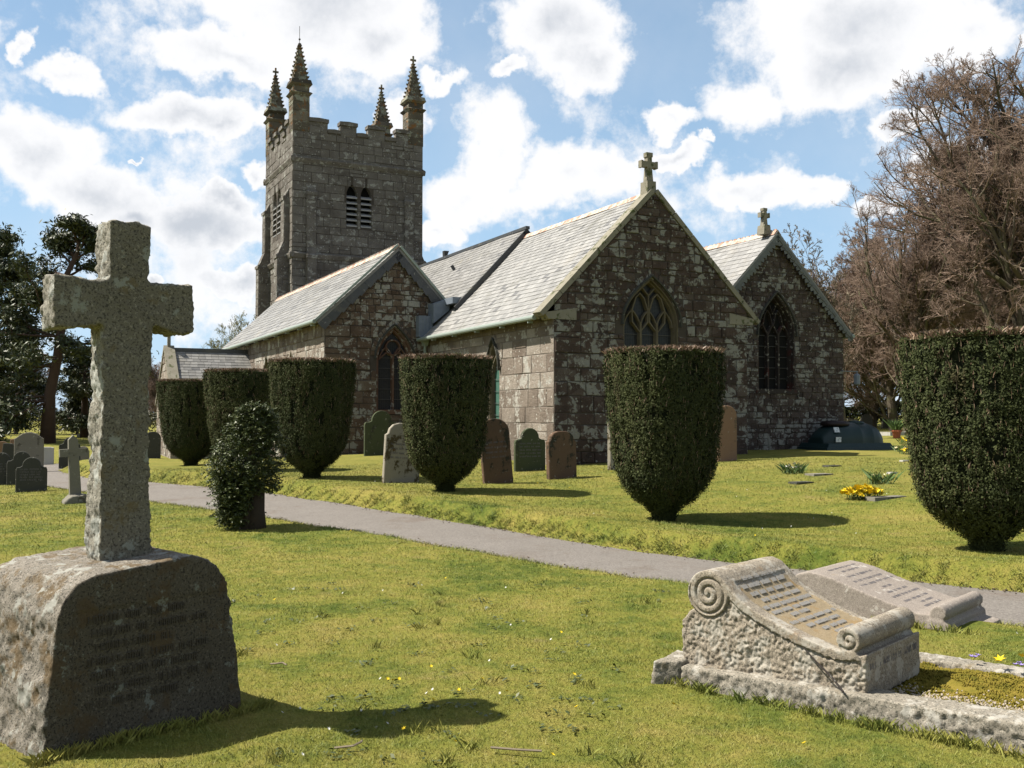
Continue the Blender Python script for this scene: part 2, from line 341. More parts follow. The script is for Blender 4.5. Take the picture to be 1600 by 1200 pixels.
        return t.fin(c, .93, t.bump(h, bs, bd), .12)
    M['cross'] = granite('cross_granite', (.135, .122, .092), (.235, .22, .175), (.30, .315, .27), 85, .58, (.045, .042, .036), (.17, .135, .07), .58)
    M['cross_lit_side'] = granite('cross_rock_face_sunlit', (.21, .195, .155), (.33, .315, .265), (.40, .41, .37), 75, .52, (.07, .066, .056), (.22, .18, .10), .62)  # lighter copy of the cross granite; sunlight put into the side colour
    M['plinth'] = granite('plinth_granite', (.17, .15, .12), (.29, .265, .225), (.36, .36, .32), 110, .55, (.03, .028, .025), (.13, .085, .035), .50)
    M['plinth_shaded'] = granite('plinth_inscribed_face_shaded', (.075, .064, .048), (.13, .115, .088), (.21, .22, .19), 90, .585, (.028, .025, .021), (.10, .070, .038), .52)  # darker copy of the plinth granite; shade put into the front's colour
    M['scroll'] = granite('scroll_granite', (.24, .20, .15), (.39, .345, .275), (.44, .41, .35), 110, .52, (.10, .09, .075), (.33, .24, .15), .60)
    M['panel'] = granite('scroll_panel_granite', (.26, .205, .125), (.33, .27, .18), (.40, .36, .28), 240, .62, (.19, .14, .075), (.30, .20, .09), .5, .3, .003)
    M['scroll2'] = granite('pink_granite', (.26, .225, .19), (.35, .31, .27), (.50, .47, .42), 160, .60, (.16, .13, .12), (.34, .27, .2), .62, .3, .004)
    M['kerb'] = granite('kerb_granite', (.21, .185, .145), (.36, .33, .275), (.44, .42, .37), 90, .54, (.07, .075, .06), (.24, .19, .11), .6)
    t = NT('lead_letters'); M['letters'] = t.fin(t.mix(t.noise(30), (.25, .245, .235), (.38, .37, .35)), .55)
    t = NT('dark_letters'); M['dletters'] = t.fin((.16, .15, .155), .7)
    t = NT('plinth_letters'); M['pletters'] = t.fin((.068, .058, .044), .9)
    # vegetation / ground
    def lawn(name, blades):
        t = NT(name); P = t.n('ShaderNodeNewGeometry').outputs['Position']
        n1 = t.noise(.55, 5, .6, P, .5); n2 = t.noise(2.6, 5, .65, P, .3); n3 = t.noise(11, 4, .6, P)
        f = t.m('ADD', t.m('MULTIPLY', n1, .50), t.m('ADD', t.m('MULTIPLY', n2, .38), t.m('MULTIPLY', n3, .24)))
        k = 1.0 if blades else .9
        c = t.ramp(f, [(.40, (.085*k, .130*k, .022*k)), (.48, (.165*k, .200*k, .038*k)), (.56, (.265*k, .268*k, .054*k)), (.68, (.37*k, .315*k, .085*k))])
        br = t.rng(t.noise(1.1, 5, .7, P), .60, .72, 0, .6); c = t.mix(br, c, (.30, .235, .10))
        ps = t.n('ShaderNodeSeparateXYZ'); t.L.new(P, ps.inputs[0])
        up = t.rng(t.m('ADD', ps.outputs[1], t.m('MULTIPLY', t.noise(.25, 3, .5, P), 6)), 16, 30, 0, .42); c = t.mix(up, c, (.26, .235, .07))
        if blades:
            r = t.rnd(); c = t.mix(t.rng(r, .1, 1, 0, .8, False), c, t.mix(.55, c, (.07, .12, .018))); c = t.mix(t.rng(r, .90, .97, 0, .5), c, (.40, .35, .15))
            return t.fin(c, .65, None, .25)
        c = t.mix(t.rng(t.noise(38, 4, .7, P), .42, .64, 0, .5), c, t.mix(.55, c, (.03, .035, .008)))
        h = t.m('ADD', t.noise(26, 6, .75, P), t.m('MULTIPLY', t.noise(90, 3, .7, P), .5))
        return t.fin(c, .95, t.bump(h, .8, .035), .05)
    M['ground'] = lawn('lawn', False); M['blades'] = lawn('lawn_blades', True)
    t = NT('tarmac_path'); v = t.vor(70, out='Color'); c = t.mix(v, (.10, .088, .078), (.31, .285, .255)); c = t.mix(.4, c, t.mix(t.noise(2.5, 6), (.125, .112, .10), (.245, .225, .205))); c = t.mix(t.rng(t.noise(.8, 6, .7), .52, .66, 0, .45), c, (.13, .095, .07))
    M['path'] = t.fin(c, .9, t.bump(t.m('ADD', t.noise(80, 3), t.noise(4, 4)), .6, .012), .2)
    t = NT('bare_earth'); M['earth'] = t.fin(t.mix(t.noise(12, 6), (.07, .048, .03), (.16, .12, .08)), .95, t.bump(t.noise(30, 5), .8, .02))
    def leafm(name, stops, spec=.3, rough=.5):
        t = NT(name); P = t.n('ShaderNodeNewGeometry').outputs['Position']
        f = t.m('ADD', t.m('MULTIPLY', t.rnd(), .7), t.m('MULTIPLY', t.noise(3, 3, .5, P), .3)); c = t.ramp(f, stops)
        if name == 'yew_leaves':
            mp = t.n('ShaderNodeMapping'); mp.inputs['Scale'].default_value = (6, 6, 1.3); t.L.new(t.tc.outputs['Object'], mp.inputs[0])
            c = t.mix(t.rng(t.noise(1.0, 4, .6, mp.outputs[0]), .60, .70, 0, .55), c, (.075, .048, .028)); c = t.mix(t.rng(t.noise(.7, 3, .6, P), .4, .65, 0, .5), c, t.mix(.5, c, (.11, .115, .035)))
        t.fin(c, rough, None, spec); return t.mat
    M['yew'] = leafm('yew_leaves', [(.1, (.022, .029, .011)), (.5, (.048, .060, .021)), (.85, (.085, .100, .036)), (1, (.13, .10, .05))], .12, .75)
    M['yewcore'] = leafm('yew_core', [(0, (.008, .011, .005)), (1, (.014, .018, .008))], .1, .9)
    M['yewtip'] = leafm('yew_tips', [(0, (.12, .075, .045)), (.5, (.24, .155, .10)), (1, (.40, .30, .22))])
    M['sapling'] = leafm('young_yew_leaves', [(0, (.035, .050, .016)), (.5, (.062, .085, .024)), (.9, (.105, .115, .035)), (1, (.19, .14, .05))])
    M['pine'] = leafm('pine_needles', [(0, (.035, .050, .024)), (.5, (.065, .085, .040)), (1, (.13, .13, .062))])
    M['hedge'] = leafm('hedge_leaves', [(0, (.03, .045, .015)), (1, (.08, .10, .03))])
    M['bush'] = leafm('dull_leaves', [(0, (.035, .045, .018)), (.6, (.075, .075, .03)), (1, (.12, .09, .05))])
    M['green'] = leafm('flower_leaves', [(0, (.06, .11, .03)), (1, (.14, .22, .07))])
    def bark(name, a, b, g=None):
        t = NT(name); c = t.mix(t.noise(3, 5), a, b)
        if g: c = t.mix(t.rng(t.noise(1.5, 4), .45, .6, 0, .7), c, g)
        return t.fin(c, .9, t.bump(t.noise(10, 5), .6, .03))
    M['beech'] = bark('beech_bark', (.075, .06, .045), (.14, .115, .085), (.105, .105, .045))
    M['twig'] = leafm('beech_twigs', [(0, (.17, .12, .09)), (.5, (.28, .20, .155)), (1, (.40, .31, .25))], .1, .8)
    M['twig_pale'] = leafm('pale_twigs', [(0, (.16, .13, .095)), (1, (.30, .25, .18))], .1, .8)
    M['twig_green'] = leafm('budding_twigs', [(0, (.20, .20, .09)), (1, (.36, .34, .18))], .1, .8)
    M['pinebark'] = bark('pine_bark', (.060, .040, .032), (.115, .072, .055)); M['stump'] = bark('stump_bark', (.035, .027, .020), (.075, .055, .038))
    t = NT('tank_plastic'); M['tank'] = t.fin(t.mix(t.noise(3, 4), (.006, .022, .024), (.012, .034, .036)), .45, t.bump(t.noise(4), .1, .01), .3)
    t = NT('tank_dark_plastic'); M['tankdark'] = t.fin((.018, .012, .014), .5)
    t = NT('paper_label'); M['paper'] = t.fin(t.mix(t.rng(t.noise(22, 3), .5, .6), (.62, .66, .68), (.30, .34, .38)), .6)
    for k_, c_ in (('yellow', (.85, .62, .015)), ('white', (.80, .80, .74)), ('cream', (.72, .66, .38)), ('purple', (.33, .26, .62)), ('terra', (.42, .13, .06)), ('pebble', (.42, .36, .29))):
        t = NT(k_+'_surface'); M[k_] = t.fin(t.mix(t.rnd(), tuple(q*.78 for q in c_), c_), .7)
    t = NT('moss'); c = t.ramp(t.noise(9, 6, .7), [(.3, (.09, .095, .018)), (.5, (.20, .165, .028)), (.7, (.30, .225, .05))]); M['moss'] = t.fin(c, .95, t.bump(t.noise(60, 4, .7), .8, .012), .05)
    # headstones
    def hs(name, a, b, c2, th=.55, orange=0):
        t = NT(name); c = t.mix(t.noise(1.6, 5), a, b); c = t.mix(t.rng(t.noise(2.6, 7, .68), th, th+.06), c, c2)
        c = t.mix(t.rng(t.noise(12, 6, .7), .60, .66, 0, .6), c, (.40, .39, .34))
        if orange: c = t.mix(t.rng(t.noise(3.3, 5), .6, .7, 0, .8), c, (.22, .10, .03))
        return t.fin(c, .9, t.bump(t.noise(22, 5, .7), .5, .012), .15)
    M['hs_pale'] = hs('pale_slate_stone', (.30, .27, .215), (.36, .33, .27), (.09, .07, .035), .50, 1)
    M['hs_green'] = hs('green_slate_stone', (.055, .068, .035), (.085, .10, .055), (.05, .055, .04), .54)
    M['hs_brown'] = hs('brown_stone', (.16, .10, .065), (.11, .075, .05), (.045, .042, .03), .52)
    M['hs_dark'] = hs('dark_slate_stone', (.05, .052, .045), (.08, .08, .068), (.035, .037, .03), .55)
    M['hs_grey'] = hs('grey_stone', (.17, .16, .13), (.25, .235, .19), (.10, .09, .07), .56)
    M['hs_red'] = hs('reddish_stone', (.28, .17, .11), (.21, .14, .095), (.13, .10, .07), .56)
    M['hs_white'] = hs('whitish_stone', (.42, .41, .37), (.55, .54, .49), (.20, .19, .16), .6)
    return M
M = build_materials()

# ---------------------------------------------------------------- ground
TH = math.atan2(.4496, .8933)
CE = np.array([math.cos(TH), math.sin(TH)]); CW = np.array([-math.sin(TH), math.cos(TH)]); CA = np.array([1.04, 24.5])
def cw(u, v): return CA+CE*u+CW*v          # church-local -> world xy
ctrl = [(0,0,0),(-3,4.5,0),(3,4.5,0),(0,8,0),(-8,6,0),(9,4,-.02),(-6,13,0),(-2.5,10,0),(5,8,-.01),(-.5,13.3,0),(-6.2,19.4,0),(-11,24.3,0),(-10,17,0),(-20,22,-.02),
        (2.2,14.5,-.03),(-1.2,18.1,.12),(-4.13,20.6,.16),(-6.5,23.6,.17),(-8.9,27,.18),(5.05,11.1,-.04),(9,9,.0),(5.3,16.1,.2),(8.5,14,.2),
        (1.04,24.5,.37),(6.3,27,.565),(11.4,30.5,.58),(-5,29.5,.42),(-12.9,36.9,-.08),(-9,31.5,.15),(-17,32,-.05),(-15,45,-.1),(-30,59,-.02),(-55,70,0),(-40,95,.1),
        (14,24,.62),(18,34,.72),(24,45,.85),(34,62,1.1),(18,14,.4),(45,40,1.0),(0,60,.3),(60,100,1.3),(0,-20,-.05),(-30,0,0),(30,-5,0),(-150,150,.3),(150,150,1.6),(0,300,.8),(-200,0,0),(200,0,.6),(0,-150,0)]
ctrl = np.array(ctrl, float)
def _tps(d): return np.where(d > 1e-9, d*d*np.log(d+1e-12), 0)
_n = len(ctrl); _K = _tps(np.linalg.norm(ctrl[:, None, :2]-ctrl[None, :, :2], axis=2))+np.eye(_n)*.5
_P = np.c_[np.ones(_n), ctrl[:, :2]]
_A = np.block([[_K, _P], [_P.T, np.zeros((3, 3))]]); _c = np.linalg.solve(_A, np.r_[ctrl[:, 2], 0, 0, 0])
path_c = np.array([(9.6,3.4),(6.9,6.2),(4.45,8.45),(1.3,11.35),(-.75,13.6),(-3.2,16.3),(-6.3,19.9),(-8.9,22.4),(-11.6,25.0),(-14.2,29),(-15.6,34),(-16,40)], float)
path_h = np.array([1.0,1.0,1.0,.98,1.0,1.08,1.18,1.12,1.0,1.0,1.0,1.0])
# densify centreline
_s = np.linspace(0, len(path_c)-1, 200); _i = np.arange(len(path_c))
PC = np.c_[np.interp(_s, _i, path_c[:, 0]), np.interp(_s, _i, path_c[:, 1])]
for _ in range(12): PC[1:-1] = .5*PC[1:-1]+.25*(PC[:-2]+PC[2:])
PH = np.interp(_s, _i, path_h)-.05
def path_dist(X, Y):
    """signed distance outside the path edge, and side (+1 = church side)"""
    X = np.asarray(X, float); Y = np.asarray(Y, float); best = np.full(X.shape, 1e9); side = np.zeros(X.shape)
    for k in range(len(PC)-1):
        a = PC[k]; b = PC[k+1]; ab = b-a; L2 = ab@ab
        t = np.clip(((X-a[0])*ab[0]+(Y-a[1])*ab[1])/L2, 0, 1); dx = X-a[0]-ab[0]*t; dy = Y-a[1]-ab[1]*t
        dd = np.hypot(dx, dy)-(PH[k]*(1-t)+PH[k+1]*t); m = dd < best
        best = np.where(m, dd, best); side = np.where(m, np.sign(-(ab[0]*dy-ab[1]*dx)), side)
    return best, side
def ground_base(X, Y):
    X = np.asarray(X, float).ravel(); Y = np.asarray(Y, float).ravel(); z = _c[-3]+_c[-2]*X+_c[-1]*Y
    for k in range(_n): z = z+_c[k]*_tps(np.hypot(X-ctrl[k, 0], Y-ctrl[k, 1]))
    return z
def ground_z(X, Y, detail=True):
    X = np.asarray(X, float).ravel(); Y = np.asarray(Y, float).ravel(); z = ground_base(X, Y)
    if not detail: return z
    P = np.c_[X, Y, np.zeros_like(X)]
    z = z+.022*vn(P, .9, 3)+.010*vn(P, 4, 2)
    near = (np.abs(X) < 25) & (Y > 0) & (Y < 42)
    if near.any():
        d, s = path_dist(X[near], Y[near]); d = d+.07*vn(P[near], 1.6, 3)+.03*vn(P[near], 7, 2)
        t = np.clip(d/np.where(s > 0, .30, .2), 0, 1); t = t*t*(3-2*t); h = np.where(s > 0, .20+.05*vn(P[near]+5, .5, 2), .035); fade = np.clip(1-(d-.4)/4.5, 0, 1)**1.5
        zz = z[near]; zz = zz+np.where(d > 0, t*h*fade, 0)-(1-np.clip((d+.15)/.2, 0, 1))*.055; z[near] = zz
    return z
def gz(x, y): return float(ground_z([x], [y])[0])
def axis(parts):
    out = [parts[0][0]]
    for a, b, st in parts: out += list(np.linspace(a, b, max(2, int(round((b-a)/st))+1))[1:])
    return np.array(out)
gx = axis([(-600,-200,50),(-200,-60,10),(-60,-22,2),(-22,-9,.35),(-9,8,.105),(8,22,.4),(22,60,2),(60,200,10),(200,600,50)])
gy = axis([(-300,-40,20),(-40,0,3),(0,2,.4),(2,16,.105),(16,32,.22),(32,60,1),(60,140,5),(140,900,60)])
GX, GY = np.meshgrid(gx, gy); GZ = ground_z(GX, GY).reshape(GX.shape)
nx, ny = len(gx), len(gy); idx = np.arange(nx*ny).reshape(ny, nx)
F = np.stack([idx[:-1, :-1], idx[:-1, 1:], idx[1:, 1:], idx[1:, :-1]], -1).reshape(-1, 4)
tag(mesh_np('ground', np.c_[GX.ravel(), GY.ravel(), GZ.ravel()], F, M['ground'], smooth=True), kind='structure')
# path: strip laid in the dip between the grass edges
Tn = np.gradient(PC, axis=0); Tn /= np.linalg.norm(Tn, axis=1)[:, None]; Nn = np.c_[-Tn[:, 1], Tn[:, 0]]
Tn_p, Nn_p = Tn.copy(), Nn.copy(); cols = np.linspace(-1, 1, 15); PV = []
for k in range(len(PC)):
    for c in cols: PV.append(PC[k]+Nn[k]*c*(PH[k]+.16))
PV = np.array(PV); pz = ground_base(PV[:, 0], PV[:, 1])+.006*vn(np.c_[PV, np.zeros(len(PV))], 1.5, 3)-.014-.02*np.tile(cols**2, len(PC))
idx = np.arange(len(PV)).reshape(len(PC), len(cols)); F = np.stack([idx[:-1, :-1], idx[1:, :-1], idx[1:, 1:], idx[:-1, 1:]], -1).reshape(-1, 4)
tag(mesh_np('path', np.c_[PV, pz], F, M['path'], smooth=True), kind='structure')

# ---------------------------------------------------------------- church
church = tag(empty('church', (CA[0], CA[1], 0), TH), 'granite parish church with slate roofs, gabled east end and a square pinnacled tower', 'church')
def arch_w(z, half, zs, za):
    if z <= zs: return half
    t = min(1, (z-zs)/(za-zs)); return half*(1-t**1.9)
def arch_pts(sc_, half, zb, zs, za, n=9):
    pts = [(sc_-half, zb)]
    ts = [1-(1-i/n)**1.3 for i in range(n+1)]
    pts += [(sc_-arch_w(zs+(za-zs)*t, half, zs, za), zs+(za-zs)*t) for t in ts]
    pts += [(2*sc_-p[0], p[1]) for p in reversed(pts[:-1])]
    return pts
def masonry(mb, fn, outline, holes, hr, wr, prot=(.006, .03), bev=.014, m=0, joint=.012, ring=.2, quoin=None, zq=None, bottom=True, rr=None):
    """fn(s,z,d) -> point. outline: convex ccw polygon of (s,z). holes: (sc,half,zsill,zspring,zapex). blocks laid in courses."""
    s0 = min(p[0] for p in outline); s1 = max(p[0] for p in outline); z0 = min(p[1] for p in outline); z1 = max(p[1] for p in outline)
    z = z0; row = 0
    while z < z1-.02:
        h = random.uniform(*(hr(z) if callable(hr) else hr)); zt = min(z+h, z1); zm = (z+zt)/2
        spans = [(s0, s1)]
        for (c, half, zb, zs, za) in holes:
            if zt <= zb+.01 or z >= za+ring: continue
            if zt > zs-.15: wd = arch_w(max(zm-ring*.3, zb), half+ring, zs, za+ring*1.2)
            else: wd = half+.0
            new = []
            for (a, b) in spans:
                if c-wd > a and c-wd < b or c+wd > a and c+wd < b or (a >= c-wd and b <= c+wd):
                    if c-wd > a: new.append((a, min(b, c-wd)))
                    if c+wd < b: new.append((max(a, c+wd), b))
                else: new.append((a, b))
            spans = new
        for (a, b) in spans:
            if b-a < .03: continue
            x = a; first = True
            while x < b-.01:
                w = random.uniform(*(wr(z) if callable(wr) else wr))
                if quoin and (first and abs(a-s0) < .01): w = quoin[0] if row % 2 else quoin[1]
                if quoin and b-x < quoin[1]+.25 and abs(b-s1) < .01:
                    q = quoin[0] if row % 2 else quoin[1]
                    if b-x > q+.05: w = b-x-q
                    else: w = b-x
                if b-(x+w) < .12: w = b-x
                first = False
                dz1 = random.uniform(0, .25)*h if (h > .3 and w < .5 and random.random() < .15) else 0
                rects = [(x, x+w, z, zt)]
                if w > .3 and h > .26 and random.random() < .10: rects = [(x, x+w, z, zm), (x, x+w, zm, zt)]
                for (xa, xb, za_, zb_) in rects:
                    j = joint/2; jj = lambda: random.uniform(-.35, 1.0)*joint
                    P = [(xa+j+jj(), za_+j+jj()), (xb-j-jj(), za_+j+jj()), (xb-j-jj(), zb_-j-jj()), (xa+j+jj(), zb_-j-jj())]
                    if h < .36: P = [(a_+random.uniform(-.7, .7)*joint, b_+random.uniform(-1.6, 1.0)*joint) for a_, b_ in P]
                    P = clip_to(P, outline)
                    if len(P) < 3 or area(P) < .002: continue
                    block(mb, fn, P, random.uniform(*prot), bev, m, (random.random() if rr is None else random.uniform(*rr)))
                x += w
        z = zt; row += 1
def block(mb, fn, P, p, bev, m, r):
    n = len(P); cx = sum(q[0] for q in P)/n; cz = sum(q[1] for q in P)/n
    def inset(k, rnd_=0):
        out = []
        for (x, z) in P:
            dx, dz = cx-x, cz-z; l = math.hypot(dx, dz) or 1
            kk = min(k, l*.4); out.append((x+dx/l*kk*1.3+random.uniform(-rnd_, rnd_), z+dz/l*kk*1.3+random.uniform(-rnd_, rnd_)))
        return out
    b = len(mb.v); i1 = inset(bev*.25); i2 = inset(bev*1.3, bev*.25)
    mb.v += [tuple(fn(x, z, -.004)) for x, z in P]+[tuple(fn(x, z, p*.6)) for x, z in i1]+[tuple(fn(x, z, p+random.uniform(-.004, .004))) for x, z in i2]
    for L0 in (0, n):
        for i in range(n):
            j = (i+1) % n; mb.f.append((b+L0+i, b+L0+j, b+L0+n+j, b+L0+n+i)); mb.r.append(r); mb.m.append(m)
    mb.f.append(tuple(b+2*n+i for i in range(n))); mb.r.append(r); mb.m.append(m)
def backing(mb, fn, outline, holes, m=1, depth=.3):
    loops = [[Vector((p[0], p[1], 0)) for p in outline]]+[[Vector((p[0], p[1], 0)) for p in arch_pts(*h)] for h in holes]
    flat = [p for l in loops for p in l]
    for tri in geometry.tessellate_polygon(loops): mb.poly([fn(flat[i].x, flat[i].y, 0) for i in tri], .5, m)
    for l in loops[1:]:
        for i in range(len(l)):
            a, b = l[i], l[(i+1) % len(l)]
            mb.poly([fn(a.x, a.y, .0), fn(b.x, b.y, .0), fn(b.x, b.y, -depth), fn(a.x, a.y, -depth)], random.random(), 0)
def voussoirs(mb, fn, h, ring=.2, n=9, prot=(.01, .035), m=0, rr=None):
    sc_, half, zb, zs, za = h
    def P(t, o):   # t 0..1 up the left haunch
        z = zs+(za-zs)*(1-(1-t)**1.3); w = arch_w(z, half, zs, za); z2 = zs+(za+ring*1.25-zs)*(1-(1-t)**1.3); w2 = arch_w(z2, half+ring, zs, za+ring*1.25)
        return (w*(1-o)+w2*o, z*(1-o)+z2*o)
    for sgn in (-1, 1):
        for i in range(n):
            a, b = i/n+.006, (i+1)/n-.006
            q = [P(a, .03), P(a, .96), P(b, .96), P(b, .03)]; q = [(sc_+sgn*x, z) for x, z in q]
            if area(q) < 0: q.reverse()
            block(mb, fn, q, random.uniform(*prot), .012, m, random.random() if rr is None else random.uniform(*rr))
def sweep(mb, fn, pts, w, d0, d1, m=0, closed=False, r=None):
    """bar of width w following 2-D points, between depths d0 and d1"""
    n = len(pts); rr = random.random() if r is None else r
    def nrm(i):
        a = pts[(i-1) % n] if (closed or i > 0) else pts[i]; b = pts[(i+1) % n] if (closed or i < n-1) else pts[i]
        dx, dz = b[0]-a[0], b[1]-a[1]; l = math.hypot(dx, dz) or 1; return (-dz/l, dx/l)
    b = len(mb.v)
    for i, (x, z) in enumerate(pts):
        nx_, nz_ = nrm(i)
        for (o, dd) in ((-w/2, d0), (-w*.28, d1), (w*.28, d1), (w/2, d0)): mb.v.append(tuple(fn(x+nx_*o, z+nz_*o, dd)))
    for i in range(n if closed else n-1):
        j = (i+1) % n
        for k in range(3): mb.f.append((b+i*4+k, b+j*4+k, b+j*4+k+1, b+i*4+k+1)); mb.r.append(rr); mb.m.append(m)
def arc(cx, cz, r, a0, a1, n=8): return [(cx+r*math.cos(math.radians(a0+(a1-a0)*i/n)), cz+r*math.sin(math.radians(a0+(a1-a0)*i/n))) for i in range(n+1)]

# faces:  east wall plane at v0: s=u, outward -v ; south wall plane at u0: s=-v (so ccw), outward -u
def east(v0): return lambda s, z, d: (s, v0-d, z)
def south(u0): return lambda s, z, d: (u0-d, s, z)

def window(name, fn, h, lights, mat, tracery, glass='glass', depth=.22, sill=True, hood=True, fw=.09):
    sc_, half, zb, zs, za = h
    W = MB(); ins = .5*fw
    outl = arch_pts(sc_, half-ins, zb, zs, za-ins*1.4)
    sweep(W, fn, outl, fw, -depth, -depth+.12)
    sweep(W, fn, arch_pts(sc_, half-.015, zb, zs, za-.02), .06, -depth*.55, -.01)
    iw = half-fw
    for k in range(1, lights):
        x = sc_-iw+2*iw*k/lights; top = zs+ (0 if lights > 2 else -.02); sweep(W, fn, [(x, zb), (x, top)], .10, -depth, -depth+.12)
    lw = 2*iw/lights
    for k in range(lights):                                      # pointed heads with cusps on every light
        c = sc_-iw+lw*(k+.5); zt = min(zs+lw*.62, za-.1)
        sweep(W, fn, [(c-lw/2*.96*(1-t**1.9), zs-.12+(zt-zs+.12)*t) for t in (0, .2, .4, .6, .8, 1)], .055, -depth, -depth+.10)
        sweep(W, fn, [(c+lw/2*.96*(1-t**1.9), zs-.12+(zt-zs+.12)*t) for t in (0, .2, .4, .6, .8, 1)], .055, -depth, -depth+.10)
    for p, wd in tracery: sweep(W, fn, p, wd, -depth, -depth+.11)
    if sill:
        q = [(sc_-half-.12, zb-.14), (sc_+half+.12, zb-.14), (sc_+half+.12, zb), (sc_-half-.12, zb)]; W.prism(q, fn, -.1, .05)
    o = W.build(name, M[mat], church)
    if hood:
        H = MB(); sweep(H, fn, [p for p in arch_pts(sc_, half+.05, zs-.1, zs, za+.08)], .07, 0, .09); hd = H.build('hood_mould', M['hs_dark'], o)
    G = MB(); G.poly([fn(a, b, -depth-.01) for a, b in arch_pts(sc_, half, zb, zs, za)], .5)
    G.build('glass', M[glass], o)
    B = MB()
    for k in range(1, int((zs-zb)/.33)+1):
        z = zb+k*.33; B.prism([(sc_-iw, z-.006), (sc_+iw, z-.006), (sc_+iw, z+.006), (sc_-iw, z+.006)], fn, -depth+.015, -depth+.03)
    B.build('glazing_bars', M['iron'], o)
    return o

def slates(name, fn, length, up, outline=None, mat='slate', ex=(.24, .16), wr=(.22, .40), parent=None, base=True):
    """fn(s, t, d): s along, t up the slope, d off the plane"""
    mb = MB(); outline = outline or [(0, 0), (length, 0), (length, up), (0, up)]
    t = 0; row = 0; th = .009
    while t < up-.01:
        e = ex[0]+(ex[1]-ex[0])*t/up; x = -random.uniform(0, .3)
        while x < length:
            w = random.uniform(*wr)*(1-.25*t/up); g = .004; tt = t+random.uniform(-.006, .006)
            P = clip_to([(x+g, tt), (x+w-g, tt+random.uniform(-.004, .004)), (x+w-g, min(up, t+e+.0)), (x+g, min(up, t+e+.0))], outline)
            if len(P) >= 3 and area(P) > .0008:
                r = random.random(); lift = random.uniform(.0, .006); b = len(mb.v)
                off = [.006+th+lift if abs(q[1]-tt) < .03 else .007 for q in P]
                mb.v += [tuple(fn(q[0], q[1], o_)) for q, o_ in zip(P, off)]; n = len(P)
                mb.f.append(tuple(b+i for i in range(n))); mb.r.append(r); mb.m.append(0)
                low = [i for i in range(n) if abs(P[i][1]-tt) < .03]
                if len(low) >= 2:
                    a, c = low[0], low[1]; b2 = len(mb.v); mb.v += [tuple(fn(*P[a], off[a])), tuple(fn(*P[c], off[c])), tuple(fn(*P[c], 0)), tuple(fn(*P[a], 0))]
                    mb.f.append((b2, b2+1, b2+2, b2+3)); mb.r.append(r); mb.m.append(0)
            x += w
        t += e; row += 1
    mb.poly([fn(a, b, -.040) for a, b in outline], .1, 0); n = len(outline)
    mb.poly([fn(a, b, -.08) for a, b in outline], .1, 0)
    for i in range(n):
        a, c = outline[i], outline[(i+1) % n]; mb.poly([fn(*a, 0), fn(*c, 0), fn(*c, -.08), fn(*a, -.08)], .1, 0)
    return mb.build(name, M[mat], parent)
def slope_fn(u_e, z_e, u_r, z_r, v0, sgn=1):
    """roof slope running along +v; returns fn and slope length"""
    L = math.hypot(u_r-u_e, z_r-z_e); du, dz = (u_r-u_e)/L, (z_r-z_e)/L; nu, nz_ = (-dz, du) if du > 0 else (dz, -du)
    def f(s, t, d):
        d = d-.022*math.sin(math.pi*min(1, max(0, t/L)))*(.6+.4*math.sin(s*1.1+u_e))+.010*math.sin(s*1.9+t*1.3)
        return (u_e+du*t+nu*d, v0+s, z_e+dz*t+nz_*d)
    return f, L
def gable_verge(mb, prof_u, prof_z, v, w, th, m=0): pass
def ridge(name, u, z, v0, v1, parent, crest=None, mat='ridge', slope=1.0):
    mb = MB(); v = v0
    while v < v1-.05:
        w = min(.42, v1-v); r = random.random(); a = v+.004; b = v+w-.004; zz = z+random.uniform(-.006, .006)
        P = []
        for vv in (a, b): P += [(u-.15, vv, zz-.15*slope+.03), (u-.03, vv, zz+.03), (u+.03, vv, zz+.03), (u+.15, vv, zz-.15*slope+.03)]
        for i in range(3): mb.poly([P[i], P[i+1], P[i+5], P[i+4]], r)
        mb.poly([P[0], P[1], P[2], P[3]], r); mb.poly([P[4], P[5], P[6], P[7]], r)
        if crest:
            n = 3 if crest == 'spike' else 2; hh = .10 if crest == 'spike' else .07
            for i in range(n):
                c = a+(b-a)*(i+.5)/n; hw = (b-a)/n*(.30 if crest == 'spike' else .38); tw = .15 if crest == 'spike' else .75
                mb.hexa([(u-.018, c-hw, zz+.03), (u+.018, c-hw, zz+.03), (u+.018, c+hw, zz+.03), (u-.018, c+hw, zz+.03), (u-.015, c-hw*tw, zz+hh), (u+.015, c-hw*tw, zz+hh), (u+.015, c+hw*tw, zz+hh), (u-.015, c+hw*tw, zz+hh)], r)
        v += w
    return mb.build(name, M[mat], parent)

# -------- chancel
Zb = -.3
# east gable wall, u 0..6.06
CH_R = (3.0, 7.50)
hE = (2.90, .86, 1.75, 4.05, 5.18)
ol = [(0, Zb), (6.06, Zb), (6.06, 4.44), (3.0, 7.44), (0, 4.38)]
w = MB(); fnE = east(0)
masonry(w, fnE, ol, [hE], lambda z: (.28, .44) if z < 3.4 else (.14, .30), lambda z: (.32, .85) if z < 3.4 else (.18, .52), (.006, .045), ring=.26, quoin=(.38, .75))
voussoirs(w, fnE, hE, .26, 10); backing(w, fnE, ol, [hE], 1)
